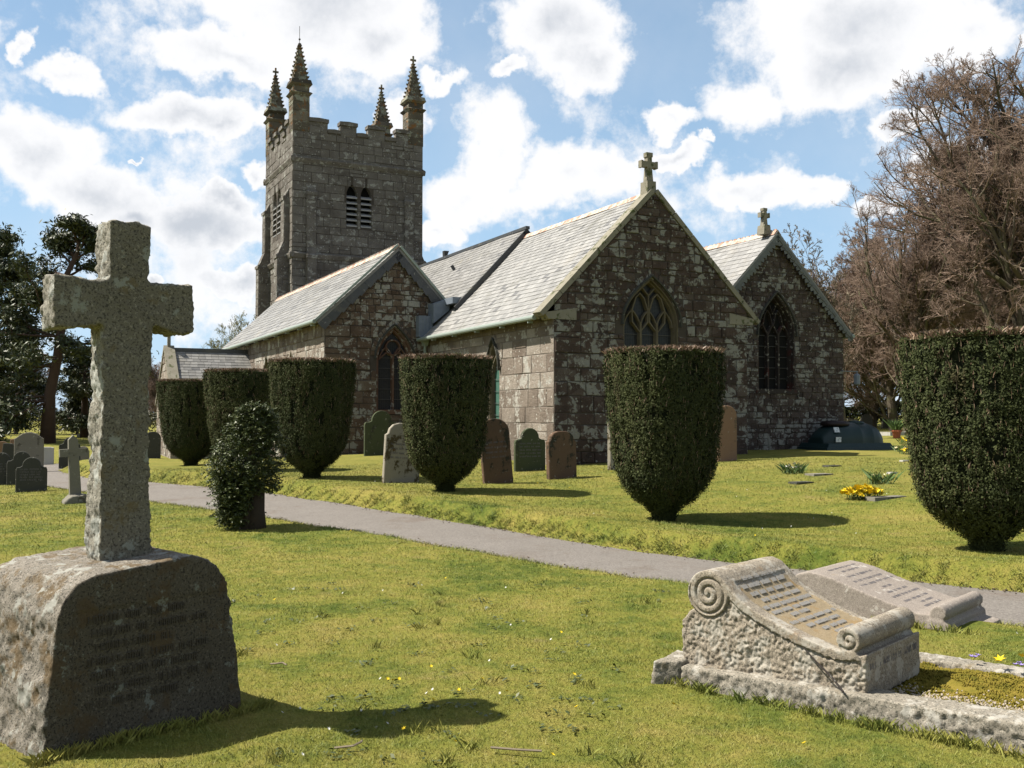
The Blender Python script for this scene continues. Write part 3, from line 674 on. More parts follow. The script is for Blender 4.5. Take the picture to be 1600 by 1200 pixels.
# small slit high in the gable
w.box(2.86, 2.94, -.012, .0, 6.1, 6.75, .5, 2)
w.poly([(6.06, 0, Zb), (6.06, 2.2, Zb), (6.06, 2.2, 4.2), (6.06, 0, 4.2)], .4, 0)
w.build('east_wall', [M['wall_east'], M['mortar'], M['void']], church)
w = MB(); fnS = south(0); hl = (3.42, .34, 1.3, 2.95, 3.68)
olS = [(0, Zb), (8.37, Zb), (8.37, 4.12), (0, 4.12)]
masonry(w, fnS, [(0, Zb), (8.37, Zb), (8.37, 3.86), (0, 3.86)], [hl], (.34, .47), (.45, .85), (.006, .022), .012, ring=.16, quoin=(.36, .7))
masonry(w, fnS, [(0, 3.86), (8.37, 3.86), (8.37, 4.12), (0, 4.12)], [], (.26, .27), (.45, .9), (.02, .04), rr=(0, .35))
voussoirs(w, fnS, hl, .16, 6); backing(w, fnS, olS, [hl], 1)
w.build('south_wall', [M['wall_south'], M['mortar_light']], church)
w = MB()                                                  # kneelers and coping
for (u0, u1, sg) in ((-.30, .62, 1), (6.36, 5.45, -1)):
    zt = 4.16 if sg > 0 else 4.26
    w.hexa([(u0+.12*sg, -.045, zt-.16), (u1, -.045, zt-.16), (u1, .30, zt-.16), (u0+.12*sg, .30, zt-.16), (u0, -.045, zt+.0), (u1, -.045, zt+.14), (u1, .30, zt+.14), (u0, .30, zt+.0)], .5, 0)
def coping(mb, ua, za, ub, zb, v0, v1, lift0, lift1, n):
    for i in range(n):
        t0, t1 = i/n+.002, (i+1)/n-.002; P = []
        L = math.hypot(ub-ua, zb-za); nu, nz_ = -(zb-za)/L, (ub-ua)/L
        if nz_ < 0: nu, nz_ = -nu, -nz_
        for lf in (lift0, lift1):
            for (t, v) in ((t0, v0), (t1, v0), (t1, v1), (t0, v1)): P.append((ua+(ub-ua)*t+nu*lf, v, za+(zb-za)*t+nz_*lf))
        mb.hexa(P, random.random(), 0)
coping(w, -.34, 4.06, 3.0, 7.46, -.06, .34, .0, .13, 6); coping(w, 6.42, 4.12, 3.0, 7.46, -.06, .34, .0, .13, 6)
w.build('gable_coping', M['dressed'], church)
def cross_finial(name, u, v, z0, H, W_, th, base, mat='dressed', flare=0):
    mb = MB(); fn = lambda a, b, d: (u+a, v+d, z0+b)
    zb_ = H*.26
    mb.prism([(-base, -.1), (base, -.1), (base*.9, zb_*.45), (th*.9, zb_), (-th*.9, zb_), (-base*.9, zb_*.45)], fn, -.16, .16)
    a = th*.5; az_ = H*.70; hw = W_/2
    P = [(-a*1.5, zb_-.02), (a*1.5, zb_-.02), (a*.95, az_-a), (hw*.75, az_-a), (hw*.78, az_-a*1.25), (hw, az_-a*1.25), (hw, az_+a*1.25), (hw*.78, az_+a*1.25), (hw*.75, az_+a), (a*.95, az_+a), (a*.95, H*.88), (a*1.3, H*.89), (a*1.3, H), (-a*1.3, H), (-a*1.3, H*.89), (-a*.95, H*.88), (-a*.95, az_+a), (-hw*.75, az_+a), (-hw*.78, az_+a*1.25), (-hw, az_+a*1.25), (-hw, az_-a*1.25), (-hw*.78, az_-a*1.25), (-hw*.75, az_-a), (-a*.95, az_-a)]
    mb.prism(P, fn, -.075, .075)
    return mb.build(name, M[mat], church)
cross_finial('cross_finial', 2.93, .15, 7.48, 1.05, .52, .15, .15)
f, L = slope_fn(-.30, 4.08, 3.0, 7.50, .3)
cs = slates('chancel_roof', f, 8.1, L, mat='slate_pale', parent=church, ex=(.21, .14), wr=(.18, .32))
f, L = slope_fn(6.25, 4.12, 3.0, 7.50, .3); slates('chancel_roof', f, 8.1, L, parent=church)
ridge('ridge_tiles', 3.0, 7.50, .34, 7.3, cs)
def gutter(name, u, z, v0, v1, parent, brackets=True):
    mb = MB(); mb.tube([(u, v0, z+.02), (u, v1, z)], .065, 10)
    for k in range(int((v1-v0)/1.6)+1): mb.box(u-.02, u+.12, v0+.3+1.6*k, v0+.34+1.6*k, z-.10, z-.05)
    return mb.build(name, M['gutter'], parent)
gutter('gutter', -.36, 4.04, .36, 8.3, cs)
# windows: chancel east, 3 lights with two upper foils
c, hf, zb_, zs_, za_ = hE
tr = []
for sg in (-1, 1):
    cx = c+sg*.27
    tr.append(([(cx-.25, 4.35), (cx-.24, 4.05), (cx, 3.78), (cx+.24, 4.05), (cx+.25, 4.35), (cx+.13, 4.68), (cx, 4.80), (cx-.13, 4.68), (cx-.25, 4.35)], .065))
tr.append(([(c, 4.35), (c, 4.75), (c-.22, 4.98)], .06)); tr.append(([(c, 4.75), (c+.22, 4.98)], .06))
window('east_window', fnE, hE, 3, 'tracery', tr)
window('lancet_window', fnS, hl, 1, 'tracery', [], 'greenglass', .16, True, True, .07)

# -------- north aisle
vN = 2.0; fnN = east(vN); hN = (8.90, .72, 2.42, 4.15, 5.32)
ol = [(6.0, Zb), (11.64, Zb), (11.64, 4.24), (8.85, 7.12), (6.0, 4.24)]
w = MB(); masonry(w, fnN, ol, [hN], (.11, .23), (.14, .42), (.006, .04), .011, quoin=(.3, .55), ring=.18)
voussoirs(w, fnN, hN, .18, 12); backing(w, fnN, ol, [hN], 1)
w.poly([(11.64, vN, Zb), (11.64, 24, Zb), (11.64, 24, 4.24), (11.64, vN, 4.24)], .4, 0); w.poly([(6.0, 24, Zb), (11.64, 24, Zb), (11.64, 24, 4.24), (8.85, 24, 7.1), (6.0, 24, 4.24)], .4, 0)
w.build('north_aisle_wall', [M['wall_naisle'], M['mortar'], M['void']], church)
tr = []
c = hN[0]
for sg in (-1, 1):
    cx = c+sg*.21; tr.append(([(cx-.19, 4.38), (cx, 4.05), (cx+.19, 4.38), (cx+.10, 4.72), (cx, 4.84), (cx-.10, 4.72), (cx-.19, 4.38)], .06))
tr.append(([(c-.12, 5.0), (c, 4.72), (c+.12, 5.0)], .06))
window('north_aisle_window', fnN, hN, 3, 'darkred', tr, 'void', .26)
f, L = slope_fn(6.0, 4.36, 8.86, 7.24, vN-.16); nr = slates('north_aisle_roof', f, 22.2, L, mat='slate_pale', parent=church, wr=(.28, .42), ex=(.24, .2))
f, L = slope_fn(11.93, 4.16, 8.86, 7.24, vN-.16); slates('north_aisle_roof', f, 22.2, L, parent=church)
ridge('ridge_tiles', 8.86, 7.25, vN-.14, 24, nr, 'knob')
w = MB()                                             # scalloped slate hanging under the verge
for (ua, za_, ub, zb2) in ((6.0, 4.22, 8.86, 7.12), (11.93, 4.06, 8.86, 7.12)):
    n = 26; L = math.hypot(ub-ua, zb2-za_); du, dz = (ub-ua)/L, (zb2-za_)/L; nu, nz_ = (dz, -du) if du > 0 else (-dz, du)
    fnv = lambda a, b, d, ua=ua, za_=za_, du=du, dz=dz, nu=nu, nz_=nz_: (ua+du*a+nu*b, vN-.14-d, za_+dz*a+nz_*b)
    for k in range(n):
        a0 = L*k/n; a1 = L*(k+1)/n; e_ = .15+.05*random.random()
        w.prism([(a0, -.02), (a1, -.02), (a1, e_), (a0+(a1-a0)*.5, e_+.05), (a0, e_*.55)], fnv, 0, .012+.004*(k % 2))
        w.prism([(a0, -.02), (a1, -.02), (a1, .07+.04*(k % 3)), (a0, .07)], fnv, .017, .028)
w.build('slate_verge', M['slate_hung'], church)
cross_finial('cross_finial', 8.66, vN+.25, 7.28, .72, .36, .12, .14)
w = MB(); w.tube([(11.9, vN-.2, 4.14), (11.9, 24, 4.12)], .06, 8); w.build('gutter', M['gutter'], nr)

# -------- nave (rises a little above the chancel roof)
f, L = slope_fn(.6, 5.22, 3.0, 7.73, 7.22)
na = slates('nave_roof', f, 17.6, L, outline=[(0, .0), (17.6, .0), (17.6, L), (0, L)], parent=church, ex=(.22, .16))
f, L = slope_fn(6.1, 4.60, 3.0, 7.73, 7.22); slates('nave_roof', f, 17.6, L, parent=church)
w = MB()
for i in range(2):
    ua, za_ = ((.45, 5.02), (6.1, 4.55))[i]; L = math.hypot(3-ua, 7.70-za_); du, dz = (3-ua)/L, (7.70-za_)/L; nu, nz_ = (dz, -du) if du > 0 else (-dz, du)
    fnv = lambda a, b, d: (ua+du*a+nu*b, 7.20-d, za_+dz*a+nz_*b); w.prism([(0, -.03), (L+.02, -.03), (L+.02, .20), (0, .20)], fnv, -.05, .02)
w.box(2.93, 3.07, 7.12, 24.8, 7.70, 7.80, .3); w.hexa([(2.96, 14.0, 7.76), (3.04, 14.0, 7.76), (3.04, 14.2, 7.76), (2.96, 14.2, 7.76), (2.9, 13.9, 8.0), (3.1, 13.9, 8.0), (3.1, 14.1, 8.0), (2.9, 14.1, 8.0)])
w.tube([(2.15, 11.2, 6.85), (2.05, 11.2, 7.0)], .06, 6)
w.poly([(.4, 7.24, 4.9), (3, 7.24, 7.7), (5.9, 7.24, 4.7), (3, 7.24, 4.7)], .5)
w.build('dark_verge', M['slate_dark'], na)

# -------- south aisle
vS = 8.37; fnA = east(vS); hA = (-1.13, .60, 1.8, 3.50, 4.43)
ol = [(-3.40, Zb), (1.0, Zb), (1.0, 5.0), (-1.05, 6.90), (-3.40, 4.68)]
w = MB(); masonry(w, fnA, ol, [hA], lambda z: (.3, .44) if z < 4.1 else (.12, .24), lambda z: (.38, .75) if z < 4.1 else (.16, .44), (.006, .045), .013, ring=.22, quoin=(.4, .8))
voussoirs(w, fnA, hA, .22, 9); backing(w, fnA, ol, [hA], 1)
w.build('south_aisle_east_wall', [M['wall_saisle'], M['mortar']], church)
h1 = (12.42, .42, 1.7, 3.1, 3.80); h2 = (16.2, .42, 1.7, 3.2, 3.90); fnB = south(-3.40)
w = MB(); masonry(w, fnB, [(vS, Zb), (24.3, Zb), (24.3, 4.05), (vS, 4.05)], [h1, h2], (.3, .42), (.35, .75), (.006, .03), .013, ring=.16, quoin=(.4, .7))
masonry(w, fnB, [(vS, 4.05), (24.3, 4.05), (24.3, 4.5), (vS, 4.5)], [], (.45, .46), (.22, .5), (.02, .035), rr=(0, .35))
for h_ in (h1, h2): voussoirs(w, fnB, h_, .16, 5)
backing(w, fnB, [(vS, Zb), (24.3, Zb), (24.3, 4.5), (vS, 4.5)], [h1, h2], 1)
w.poly([(-3.4, 24.3, Zb), (.8, 24.3, Zb), (.8, 24.3, 5.0), (-1.05, 24.3, 6.8), (-3.4, 24.3, 4.5)], .5)
w.build('south_aisle_south_wall', [M['wall_south'], M['mortar_light']], church)
tr = [(arc(-1.13, 3.78, .24, 0, 360, 16), .07), ([(-1.13, 3.0), (-1.13, 3.54)], .11), ([(-1.60, 3.4), (-1.34, 3.62)], .06), ([(-.66, 3.4), (-.92, 3.62)], .06)]
window('south_aisle_east_window', fnA, hA, 2, 'red', tr, 'glass', .24, True, True, .13)
window('side_window', fnB, h1, 2, 'tracery', [], 'void', .2, True, False); window('side_window', fnB, h2, 2, 'tracery', [], 'void', .2, True, False)
f, L = slope_fn(-3.70, 4.50, -1.05, 6.98, vS-.16); sr = slates('south_aisle_roof', f, 16.2, L, parent=church, ex=(.26, .2), wr=(.28, .5))
f, L = slope_fn(.75, 5.10, -1.05, 6.98, vS-.16); slates('south_aisle_roof', f, 16.2, L, parent=church)
ridge('ridge_tiles', -1.05, 6.99, vS-.15, 24.4, sr, 'spike')
gutter('gutter', -3.76, 4.47, vS-.12, 24.4, sr)
w = MB()                                             # dark undercloak boards
for (ua, za_, ub, zb2) in ((-3.66, 4.44, -1.05, 6.90), (.70, 5.02, -1.05, 6.90)):
    n = 9; L = math.hypot(ub-ua, zb2-za_); du, dz = (ub-ua)/L, (zb2-za_)/L; nu, nz_ = (dz, -du) if du > 0 else (-dz, du)
    fnv = lambda a, b, d, ua=ua, za_=za_, du=du, dz=dz, nu=nu, nz_=nz_: (ua+du*a+nu*b, vS-.13-d, za_+dz*a+nz_*b)
    for k in range(n):
        a0 = L*k/n; a1 = L*(k+1)/n; w.prism([(a0, -.02), (a1+.02, -.02), (a1+.02, .24), (a0+.03, .30), (a0, .2)], fnv, 0, .015+.01*(k % 2))
w.build('verge_boards', M['slate_dark'], church)
w = MB(); w.prism([(0, 0), (3.65, 0), (3.65, .07), (0, .07)], lambda a, b, d: (-3.72+a*.726+b*-.68, vS-.18-d, 4.50+a*.687+b*.726), -.02, .03); w.prism([(0, 0), (2.6, 0), (2.6, .07), (0, .07)], lambda a, b, d: (.76-a*.69+b*.72, vS-.18-d, 5.08+a*.722+b*.69), -.02, .03)
w.build('verge_strip', M['gutter'], church)
w = MB()                                             # lead boxes in the corner
w.box(-.42, .06, vS-.30, vS-.02, 4.12, 4.80); w.hexa([(.0, vS-.5, 4.55), (.55, vS-.5, 5.0), (.55, vS-.01, 5.0), (.0, vS-.01, 4.55), (.0, vS-.5, 5.18), (.55, vS-.5, 5.38), (.55, vS-.01, 5.40), (.0, vS-.01, 5.2)])
w.box(.4, .85, vS-1.1, vS+.2, 5.16, 5.36)
for k in range(5): w.tube([(-.38+.1*k, vS-.31, 4.12), (-.38+.1*k, vS-.31, 4.8)], .012, 5)
w.build('lead_flashing', M['lead'], church)
w = MB(); w.tube([(-.17, vS-.2, 3.86), (-.17, vS-.2, .1)], .05, 8); w.hexa([(-.23, vS-.27, 3.84), (-.11, vS-.27, 3.84), (-.11, vS-.13, 3.84), (-.23, vS-.13, 3.84), (-.31, vS-.33, 4.1), (-.05, vS-.33, 4.1), (-.05, vS-.09, 4.1), (-.31, vS-.09, 4.1)])
w.build('downpipe', M['gutter'], church)

# -------- porch, running south from the aisle
pv, pu0, pu1 = 19.5, -6.62, -3.4
w = MB(); fp = lambda s, z, d: (s, 17.35-d, z)
masonry(w, fp, [(pu0, Zb-.3), (pu1, Zb-.3), (pu1, 2.2), (pu0, 2.2)], [], (.28, .4), (.4, .8), quoin=(.3, .5)); backing(w, fp, [(pu0, Zb-.3), (pu1, Zb-.3), (pu1, 2.2), (pu0, 2.2)], [], 1)
fg = south(pu0); ol = [(17.35, Zb-.3), (21.65, Zb-.3), (21.65, 2.2), (19.5, 4.15), (17.35, 2.2)]
masonry(w, fg, ol, [], (.25, .35), (.3, .6)); backing(w, fg, ol, [], 1)
porch = w.build('porch', [M['wall_south'], M['mortar_light']], church)
Lp = math.hypot(2.3, 2.1)
fe = lambda s, t, d: (pu0+.30+s, 17.2+2.3*t/Lp-d*.67, 2.12+2.1*t/Lp+d*.74); slates('porch_roof', fe, 2.95, Lp, mat='slate', parent=porch, ex=(.17, .17), wr=(.26, .36))
fe = lambda s, t, d: (pu0+.30+s, 21.8-2.3*t/Lp+d*.67, 2.12+2.1*t/Lp+d*.74); slates('porch_roof', fe, 2.95, Lp, parent=porch)
w = MB(); w.box(pu0+.2, pu1+.0, 19.38, 19.62, 4.12, 4.29); w.build('ridge_capping', M['slate_dark'], porch)
w = MB()
for (va, vb) in ((17.12, 19.5), (21.88, 19.5)):
    P = []
    for lf in (0, .16):
        for (u_, v_, z_) in ((pu0-.06, va, 2.0), (pu0+.34, va, 2.0), (pu0+.34, vb, 4.22), (pu0-.06, vb, 4.22)): P.append((u_, v_, z_+lf))
    w.hexa(P)
w.box(pu0+.08, pu0+.2, 19.44, 19.56, 4.3, 4.8); w.box(pu0+.05, pu0+.23, 19.41, 19.59, 4.75, 4.83)
w.build('porch_coping', M['dressed'], porch)
w = MB(); w.box(pu0-.1, pu0+.3, 17.0, 17.4, Zb-.3, 1.9, .9); w.build('corner_pier', M['wall_south'], porch)

# -------- tower
tu0, tu1, tv0, tv1 = -.28, 6.29, 24.8, 30.4; ZS, ZP = 13.72, 15.15
w = MB(); hB = [(2.62, .275, 10.75, 12.35, 12.86), (3.34, .275, 10.75, 12.35, 12.86)]; hB2 = [(27.45, .36, 10.6, 12.35, 12.95), (28.30, .36, 10.6, 12.35, 12.95)]
fT = east(tv0); ol = [(tu0, Zb), (tu1, Zb), (tu1, ZP), (tu0, ZP)]
masonry(w, fT, [(tu0, 6), (tu1, 6), (tu1, ZP), (tu0, ZP)], hB, (.34, .52), (.4, .95), (.006, .03), .014, ring=.1, quoin=(.5, .9)); backing(w, fT, ol, hB, 1, .35)
fU = south(tu0); ol2 = [(tv0, Zb), (tv1, Zb), (tv1, ZP), (tv0, ZP)]
masonry(w, fU, [(tv0, 2), (tv1, 2), (tv1, ZP), (tv0, ZP)], hB2, (.34, .5), (.4, .9), (.006, .03), .014, ring=.1, quoin=(.5, .9)); backing(w, fU, ol2, hB2, 1, .35)
w.poly([(tu1, tv0, Zb), (tu1, tv1, Zb), (tu1, tv1, ZP), (tu1, tv0, ZP)], .5); w.poly([(tu0, tv1, Zb), (tu1, tv1, Zb), (tu1, tv1, ZP), (tu0, tv1, ZP)], .5)
w.box(tu0+.4, tu1-.4, tv0+.4, tv1-.4, ZP-.9, ZP-.8, .2)
tower = w.build('tower', [M['tower'], M['mortar'], M['void']], church)
def string(name, z, out, hh, a0, a1, b0, b1):
    mb = MB()
    for (p0, p1) in (((a0, b0), (a1, b0)), ((a1, b0), (a1, b1)), ((a1, b1), (a0, b1)), ((a0, b1), (a0, b0))):
        dx, dy = p1[0]-p0[0], p1[1]-p0[1]; l = math.hypot(dx, dy); dx, dy = dx/l, dy/l; nx_, ny_ = dy, -dx
        k = max(1, int(l/.9)); 
        for i in range(k):
            q0 = l*i/k-(out if i == 0 else 0)+.003; q1 = l*(i+1)/k+(out if i == k-1 else 0)-.003
            A = [(-.05, -hh*.2), (out*.35, -hh*.3), (out, hh*.35), (out, hh*.6), (-.05, hh)]
            mb.prism(A, lambda a, b, d: (p0[0]+dx*d+nx_*a, p0[1]+dy*d+ny_*a, z+b), q0, q1)
    return mb.build(name, M['tower'], tower)
string('string_course', ZS, .12, .24, tu0, tu1, tv0, tv1); string('string_course', 9.15, .14, .24, tu0-.02, tu1+.02, tv0-.02, tv1+.02)
# battlements
w = MB(); PT = 15.62
def parapet(fn, a0, a1, segs):
    for (x0, x1, zt) in segs:
        P0 = ZP-.02
        q = [(x0, P0), (x1, P0), (x1, zt-.20), (x0, zt-.20)]
        w.prism(q, fn, -.32, -.003, random.random()); masonry(w, fn, q, [], (.3, .4), (.4, .8), (.004, .02))
        o_ = .04; w.prism([(x0-o_, zt-.20), (x1+o_, zt-.20), (x1+o_, zt-.03), ((x0+x1)/2, zt), (x0-o_, zt-.03)], fn, -.38, .09, random.uniform(.1, .5))
mer = [(.50, 1.40, 15.86), (1.44, 1.98, 15.40), (2.02, 2.84, 15.86), (2.88, 3.38, 15.40), (3.42, 4.28, 15.86), (4.32, 4.82, 15.40), (4.86, 5.52, 15.86)]
parapet(fT, 0, 0, mer)
mer2 = [(25.5, 26.1, 15.86), (26.14, 26.6, 15.40), (26.64, 27.3, 15.86), (27.34, 27.8, 15.40), (27.84, 28.5, 15.86), (28.54, 29.0, 15.40), (29.04, 29.7, 15.86)]
parapet(fU, 0, 0, mer2)
parapet(lambda s, z, d: (s, tv1+d, z), 0, 0, mer); parapet(lambda s, z, d: (tu1+d, s, z), 0, 0, mer2)
w.build('battlements', M['tower'], tower)
# louvres
for hs_, fn in ((hB, fT), (hB2, fU)):
    w = MB(); F_ = MB()
    for (c, hf, zb_, zs_, za_) in hs_:
        for k in range(7):
            z = zb_+.02+k*.275
            if z > zs_-.12: break
            fl = lambda a, b, d, fn=fn: fn(a, b, d)
            P = [fn(c-hf+.01, z+.16, -.26), fn(c+hf-.01, z+.16, -.26), fn(c+hf-.01, z, .01), fn(c-hf+.01, z, .01), fn(c-hf+.01, z+.20, -.26), fn(c+hf-.01, z+.20, -.26), fn(c+hf-.01, z+.055, .02), fn(c-hf+.01, z+.055, .02)]
            w.hexa(P)
        F_.poly([fn(a, b, -.36) for a, b in arch_pts(c, hf+.02, zb_, zs_, za_)], .5)
    if fn is fT: w2 = MB(); w2.prism([(2.90, 10.7), (3.06, 10.7), (3.06, 12.6), (2.98, 12.85), (2.90, 12.6)], fn, -.2, -.02); w2.build('mullion', M['tower'], tower)
    lo = w.build('louvres', M['louvre'], tower); F_.build('dark_opening', M['void'], tower)
# buttresses: profile (projection) against height, square to each face near the corners
def buttress(fn, s0, s1, prof):
    mb = MB(); pr = [(0, prof[0][1])]+[(p, z) for p, z in prof]+[(0, prof[-1][1])]
    mb.prism([(z, p) for p, z in pr], lambda z, p, s: fn(s, z, p), s0, s1, .5, 0)
    for i in range(len(prof)-1):
        p, z = prof[i]; p2, z2 = prof[i+1]
        if abs(p-p2) < .01:
            masonry(mb, (lambda s, zz, d, p=p: fn(s, zz, p+d+.002)), [(s0, z), (s1, z), (s1, z2), (s0, z2)], [], (.35, .5), (.5, .9), (.004, .02))
            masonry(mb, (lambda s, zz, d: fn(s1+d+.002, zz, s)), [(0, z), (p, z), (p, z2), (0, z2)], [], (.35, .5), (.3, .6), (.004, .02)); masonry(mb, (lambda s, zz, d: fn(s0-d-.002, zz, s)), [(0, z), (p, z), (p, z2), (0, z2)], [], (.35, .5), (.3, .6), (.004, .02))
        else:
            mb.prism([(z-.10, p+.05), (z+.05, p+.06), (z+.12, p-.02), (z-.06, p-.02)], lambda a, b, s: fn(s, a, b), s0-.05, s1+.05, .6)
    return mb.build('buttress', M['tower'], tower)
pE = [(.36, Zb), (.36, 9.2), (.16, 9.65), (.16, 12.3), (0.0, 12.75)]
pE = [(.30, Zb), (.30, 9.15), (.13, 9.6), (.13, 12.2), (.012, 12.6)]
pS = [(.58, Zb), (.58, 9.2), (.27, 9.95), (.27, 12.0), (.02, 12.5)]
buttress(fT, .38, .82, pE); buttress(fT, 5.32, 5.76, pE)
buttress(fU, tv0+.55, tv0+1.15, pS); buttress(fU, tv1-1.1, tv1-.5, pS)
fR = lambda s, z, d: (tu1+d, s, z); buttress(fR, tv0+.5, tv0+1.1, [(.45, Zb), (.45, 9.15), (.08, 9.95), (.08, 12.0), (.02, 12.4)]); buttress(fR, tv1-1.1, tv1-.5, [(.45, Zb), (.45, 9.15), (.08, 9.95), (.08, 12.0), (.02, 12.4)])
# pinnacles
def pinnacle(u, v, rod=False):
    mb = MB(); a = .40; b0, z0 = ZP, 0
    mb.box(u-a+.004, u+a-.004, v-a+.004, v+a-.004, ZP-.02, 16.85, .5)
    for fn in ((lambda s, z, d: (u+s, v-a-d, z)), (lambda s, z, d: (u-a-d, v-s, z)), (lambda s, z, d: (u-s, v+a+d, z)), (lambda s, z, d: (u+a+d, v+s, z))):
        masonry(mb, fn, [(-a, ZP), (a, ZP), (a, 16.85), (-a, 16.85)], [], (.4, .5), (.8, .9), (.004, .016))
    def frus(z0, z1, h0, h1, r=None, m=0): mb.hexa([(u-h0, v-h0, z0), (u+h0, v-h0, z0), (u+h0, v+h0, z0), (u-h0, v+h0, z0), (u-h1, v-h1, z1), (u+h1, v-h1, z1), (u+h1, v+h1, z1), (u-h1, v+h1, z1)], r, m)
    frus(16.85, 16.97, a+.02, a+.12); frus(16.97, 17.03, a+.12, a+.05); frus(17.03, 17.30, a-.01, a-.01)
    frus(17.30, 17.40, a+.02, a+.12); frus(17.40, 17.62, a+.11, a+.05)
    H0, H1 = 17.5, 19.35; frus(H0, H1, a-.04, .05, .5)
    for k in range(9):                                  # crockets up the four arrises and faces
        t = k/9; z = H0+(H1-H0)*t+.08; h = (a-.04)*(1-t)+.05*t; s = .066*(1-.3*t)
        for (dx, dy) in ((1, 1), (1, -1), (-1, 1), (-1, -1), (1, 0), (-1, 0), (0, 1), (0, -1)):
            if dx*dy == 0 and k % 2: continue
            x, y = u+dx*(h+.005), v+dy*(h+.005); ss = s*(1 if dx*dy else .8)
            mb.hexa([(x-ss*.6, y-ss*.6, z-ss), (x+ss*.6, y-ss*.6, z-ss), (x+ss*.6, y+ss*.6, z-ss), (x-ss*.6, y+ss*.6, z-ss), (x-ss, y-ss, z+ss*.4), (x+ss, y-ss, z+ss*.4), (x+ss, y+ss, z+ss*.4), (x-ss, y+ss, z+ss*.4)])
            frus(z+ss*.4, z+ss*.45, .01, .01)
    if rod:
        frus(H1-.02, H1+.12, .10, .05)
    else:
        mb.box(u-.04, u+.04, v-.04, v+.04, H1-.05, H1+.45); mb.box(u-.15, u+.15, v-.035, v+.035, H1+.20, H1+.29)
        frus(H1-.05, H1+.04, .06, .10)
    o = mb.build('pinnacle', M['pinnacle'], tower)
    if rod:
        q = MB(); q.tube([(u, v, H1+.1), (u, v, H1+.95)], .014, 5); q.tube([(u, v, H1+.28), (u, v, H1+.34)], .05, 6); q.build('lightning_rod', M['iron'], tower)
k = .38
pinnacle(tu0+k, tv0+k, True); pinnacle(tu1-k, tv0+k); pinnacle(tu0+k, tv1-k); pinnacle(tu1-k, tv1-k)
# lamp on a bracket at the north corner, with its cable
w = MB(); w.tube([(11.5, vN-.06, 3.02), (12.15, vN-.1, 3.02)], .015, 6); w.tube([(12.12, vN-.1, 3.02), (12.12, vN-.1, 2.94)], .02, 6); w.tube([(12.12, vN-.1, 2.95), (12.12, vN-.1, 2.90), (12.12, vN-.1, 2.62), (12.12, vN-.1, 2.58)], [.05, .10, .10, .05], 8)
w.build('bracket_lamp', M['lead'], church)

# ---------------------------------------------------------------- granite cross on its plinth (foreground left)
def frame(ox, oy, ang):
    a = np.array([math.cos(ang), math.sin(ang)]); b = np.array([-math.sin(ang), math.cos(ang)])
    return lambda s, z, d: (ox+a[0]*s+b[0]*d, oy+a[1]*s+b[1]*d, z)
def unproj(px, py, o, ang):
    """pixel -> (s, z) on the vertical plane through o along ang"""
    n = np.array([-math.sin(ang), math.cos(ang), 0]); q = ray(px, py); o3 = np.array([o[0], o[1], 0]); t = np.dot(o3-EYE, n)/np.dot(q, n)
    P = EYE+q*t; return float((P[0]-o[0])*math.cos(ang)+(P[1]-o[1])*math.sin(ang)), float(P[2])
def rough_mesh(name, mb, voxel, mat, parent, fn_disp, smooth_it=0, mats=None, face_mat=None):
    V, Nn, F = voxelize(mb, voxel, smooth_it=smooth_it); V2 = V+Nn*fn_disp(V, Nn)[:, None]
    o = mesh_np(name, V2, F, mats or mat, parent, smooth=True)
    if face_mat is not None:
        fm = face_mat(V[F].mean(axis=1), Nn[F].mean(axis=1)); o.data.polygons.foreach_set('material_index', fm.astype(np.int32))
    return o
CO = (-2.13, 5.14); CANG = R(42)
fc = frame(CO[0], CO[1], CANG); nc = np.array([math.sin(CANG), -math.cos(CANG), 0])
mon = tag(empty('cross_monument', (CO[0], CO[1], 0)), 'large rough granite Latin cross on a rounded granite plinth in the left foreground', 'grave monument')
def bake(o, e):      # world-space geometry under an empty that is not at the origin
    o.matrix_parent_inverse = Matrix.Translation(-Vector(e.location)); return o
front = [(153,878),(160,700),(162,600),(163,508),(85,512),(84,425),(150,438),(171,436),(174,342),(238,352),(233,442),(268,443),(303,445),(303,520),(285,524),(262,518),(240,508),(233,600),(232,700),(236,800),(237,868)]
pf = [unproj(x, y, CO, CANG) for x, y in front]; pf[0] = (pf[0][0], pf[0][1]-.10); pf[-1] = (pf[-1][0], pf[-1][1]-.10)
print('cross outline', [(round(a, 2), round(b, 2)) for a, b in pf])
w = MB(); w.prism(pf, fc, 0, .20)
def dsp(V, Nn):
    fr = np.clip((Nn@nc-.55)/.35, 0, 1)
    big = vn(V, 7, 3, .6)*.018; med = vn(V, 26, 3, .6)*.011; sm = vn(V, 80, 2)*.0045
    return (big*.8+med*1.5+sm*1.5)*(1-fr)+fr*(vn(V, 9, 2)*.004+vn(V, 70, 2)*.0035)
o = rough_mesh('cross', w, .011, None, mon, dsp, 2, mats=[M['cross'], M['cross_lit_side']], face_mat=lambda C, Nn: ((Nn@nc) < .45).astype(int)); bake(o, mon)
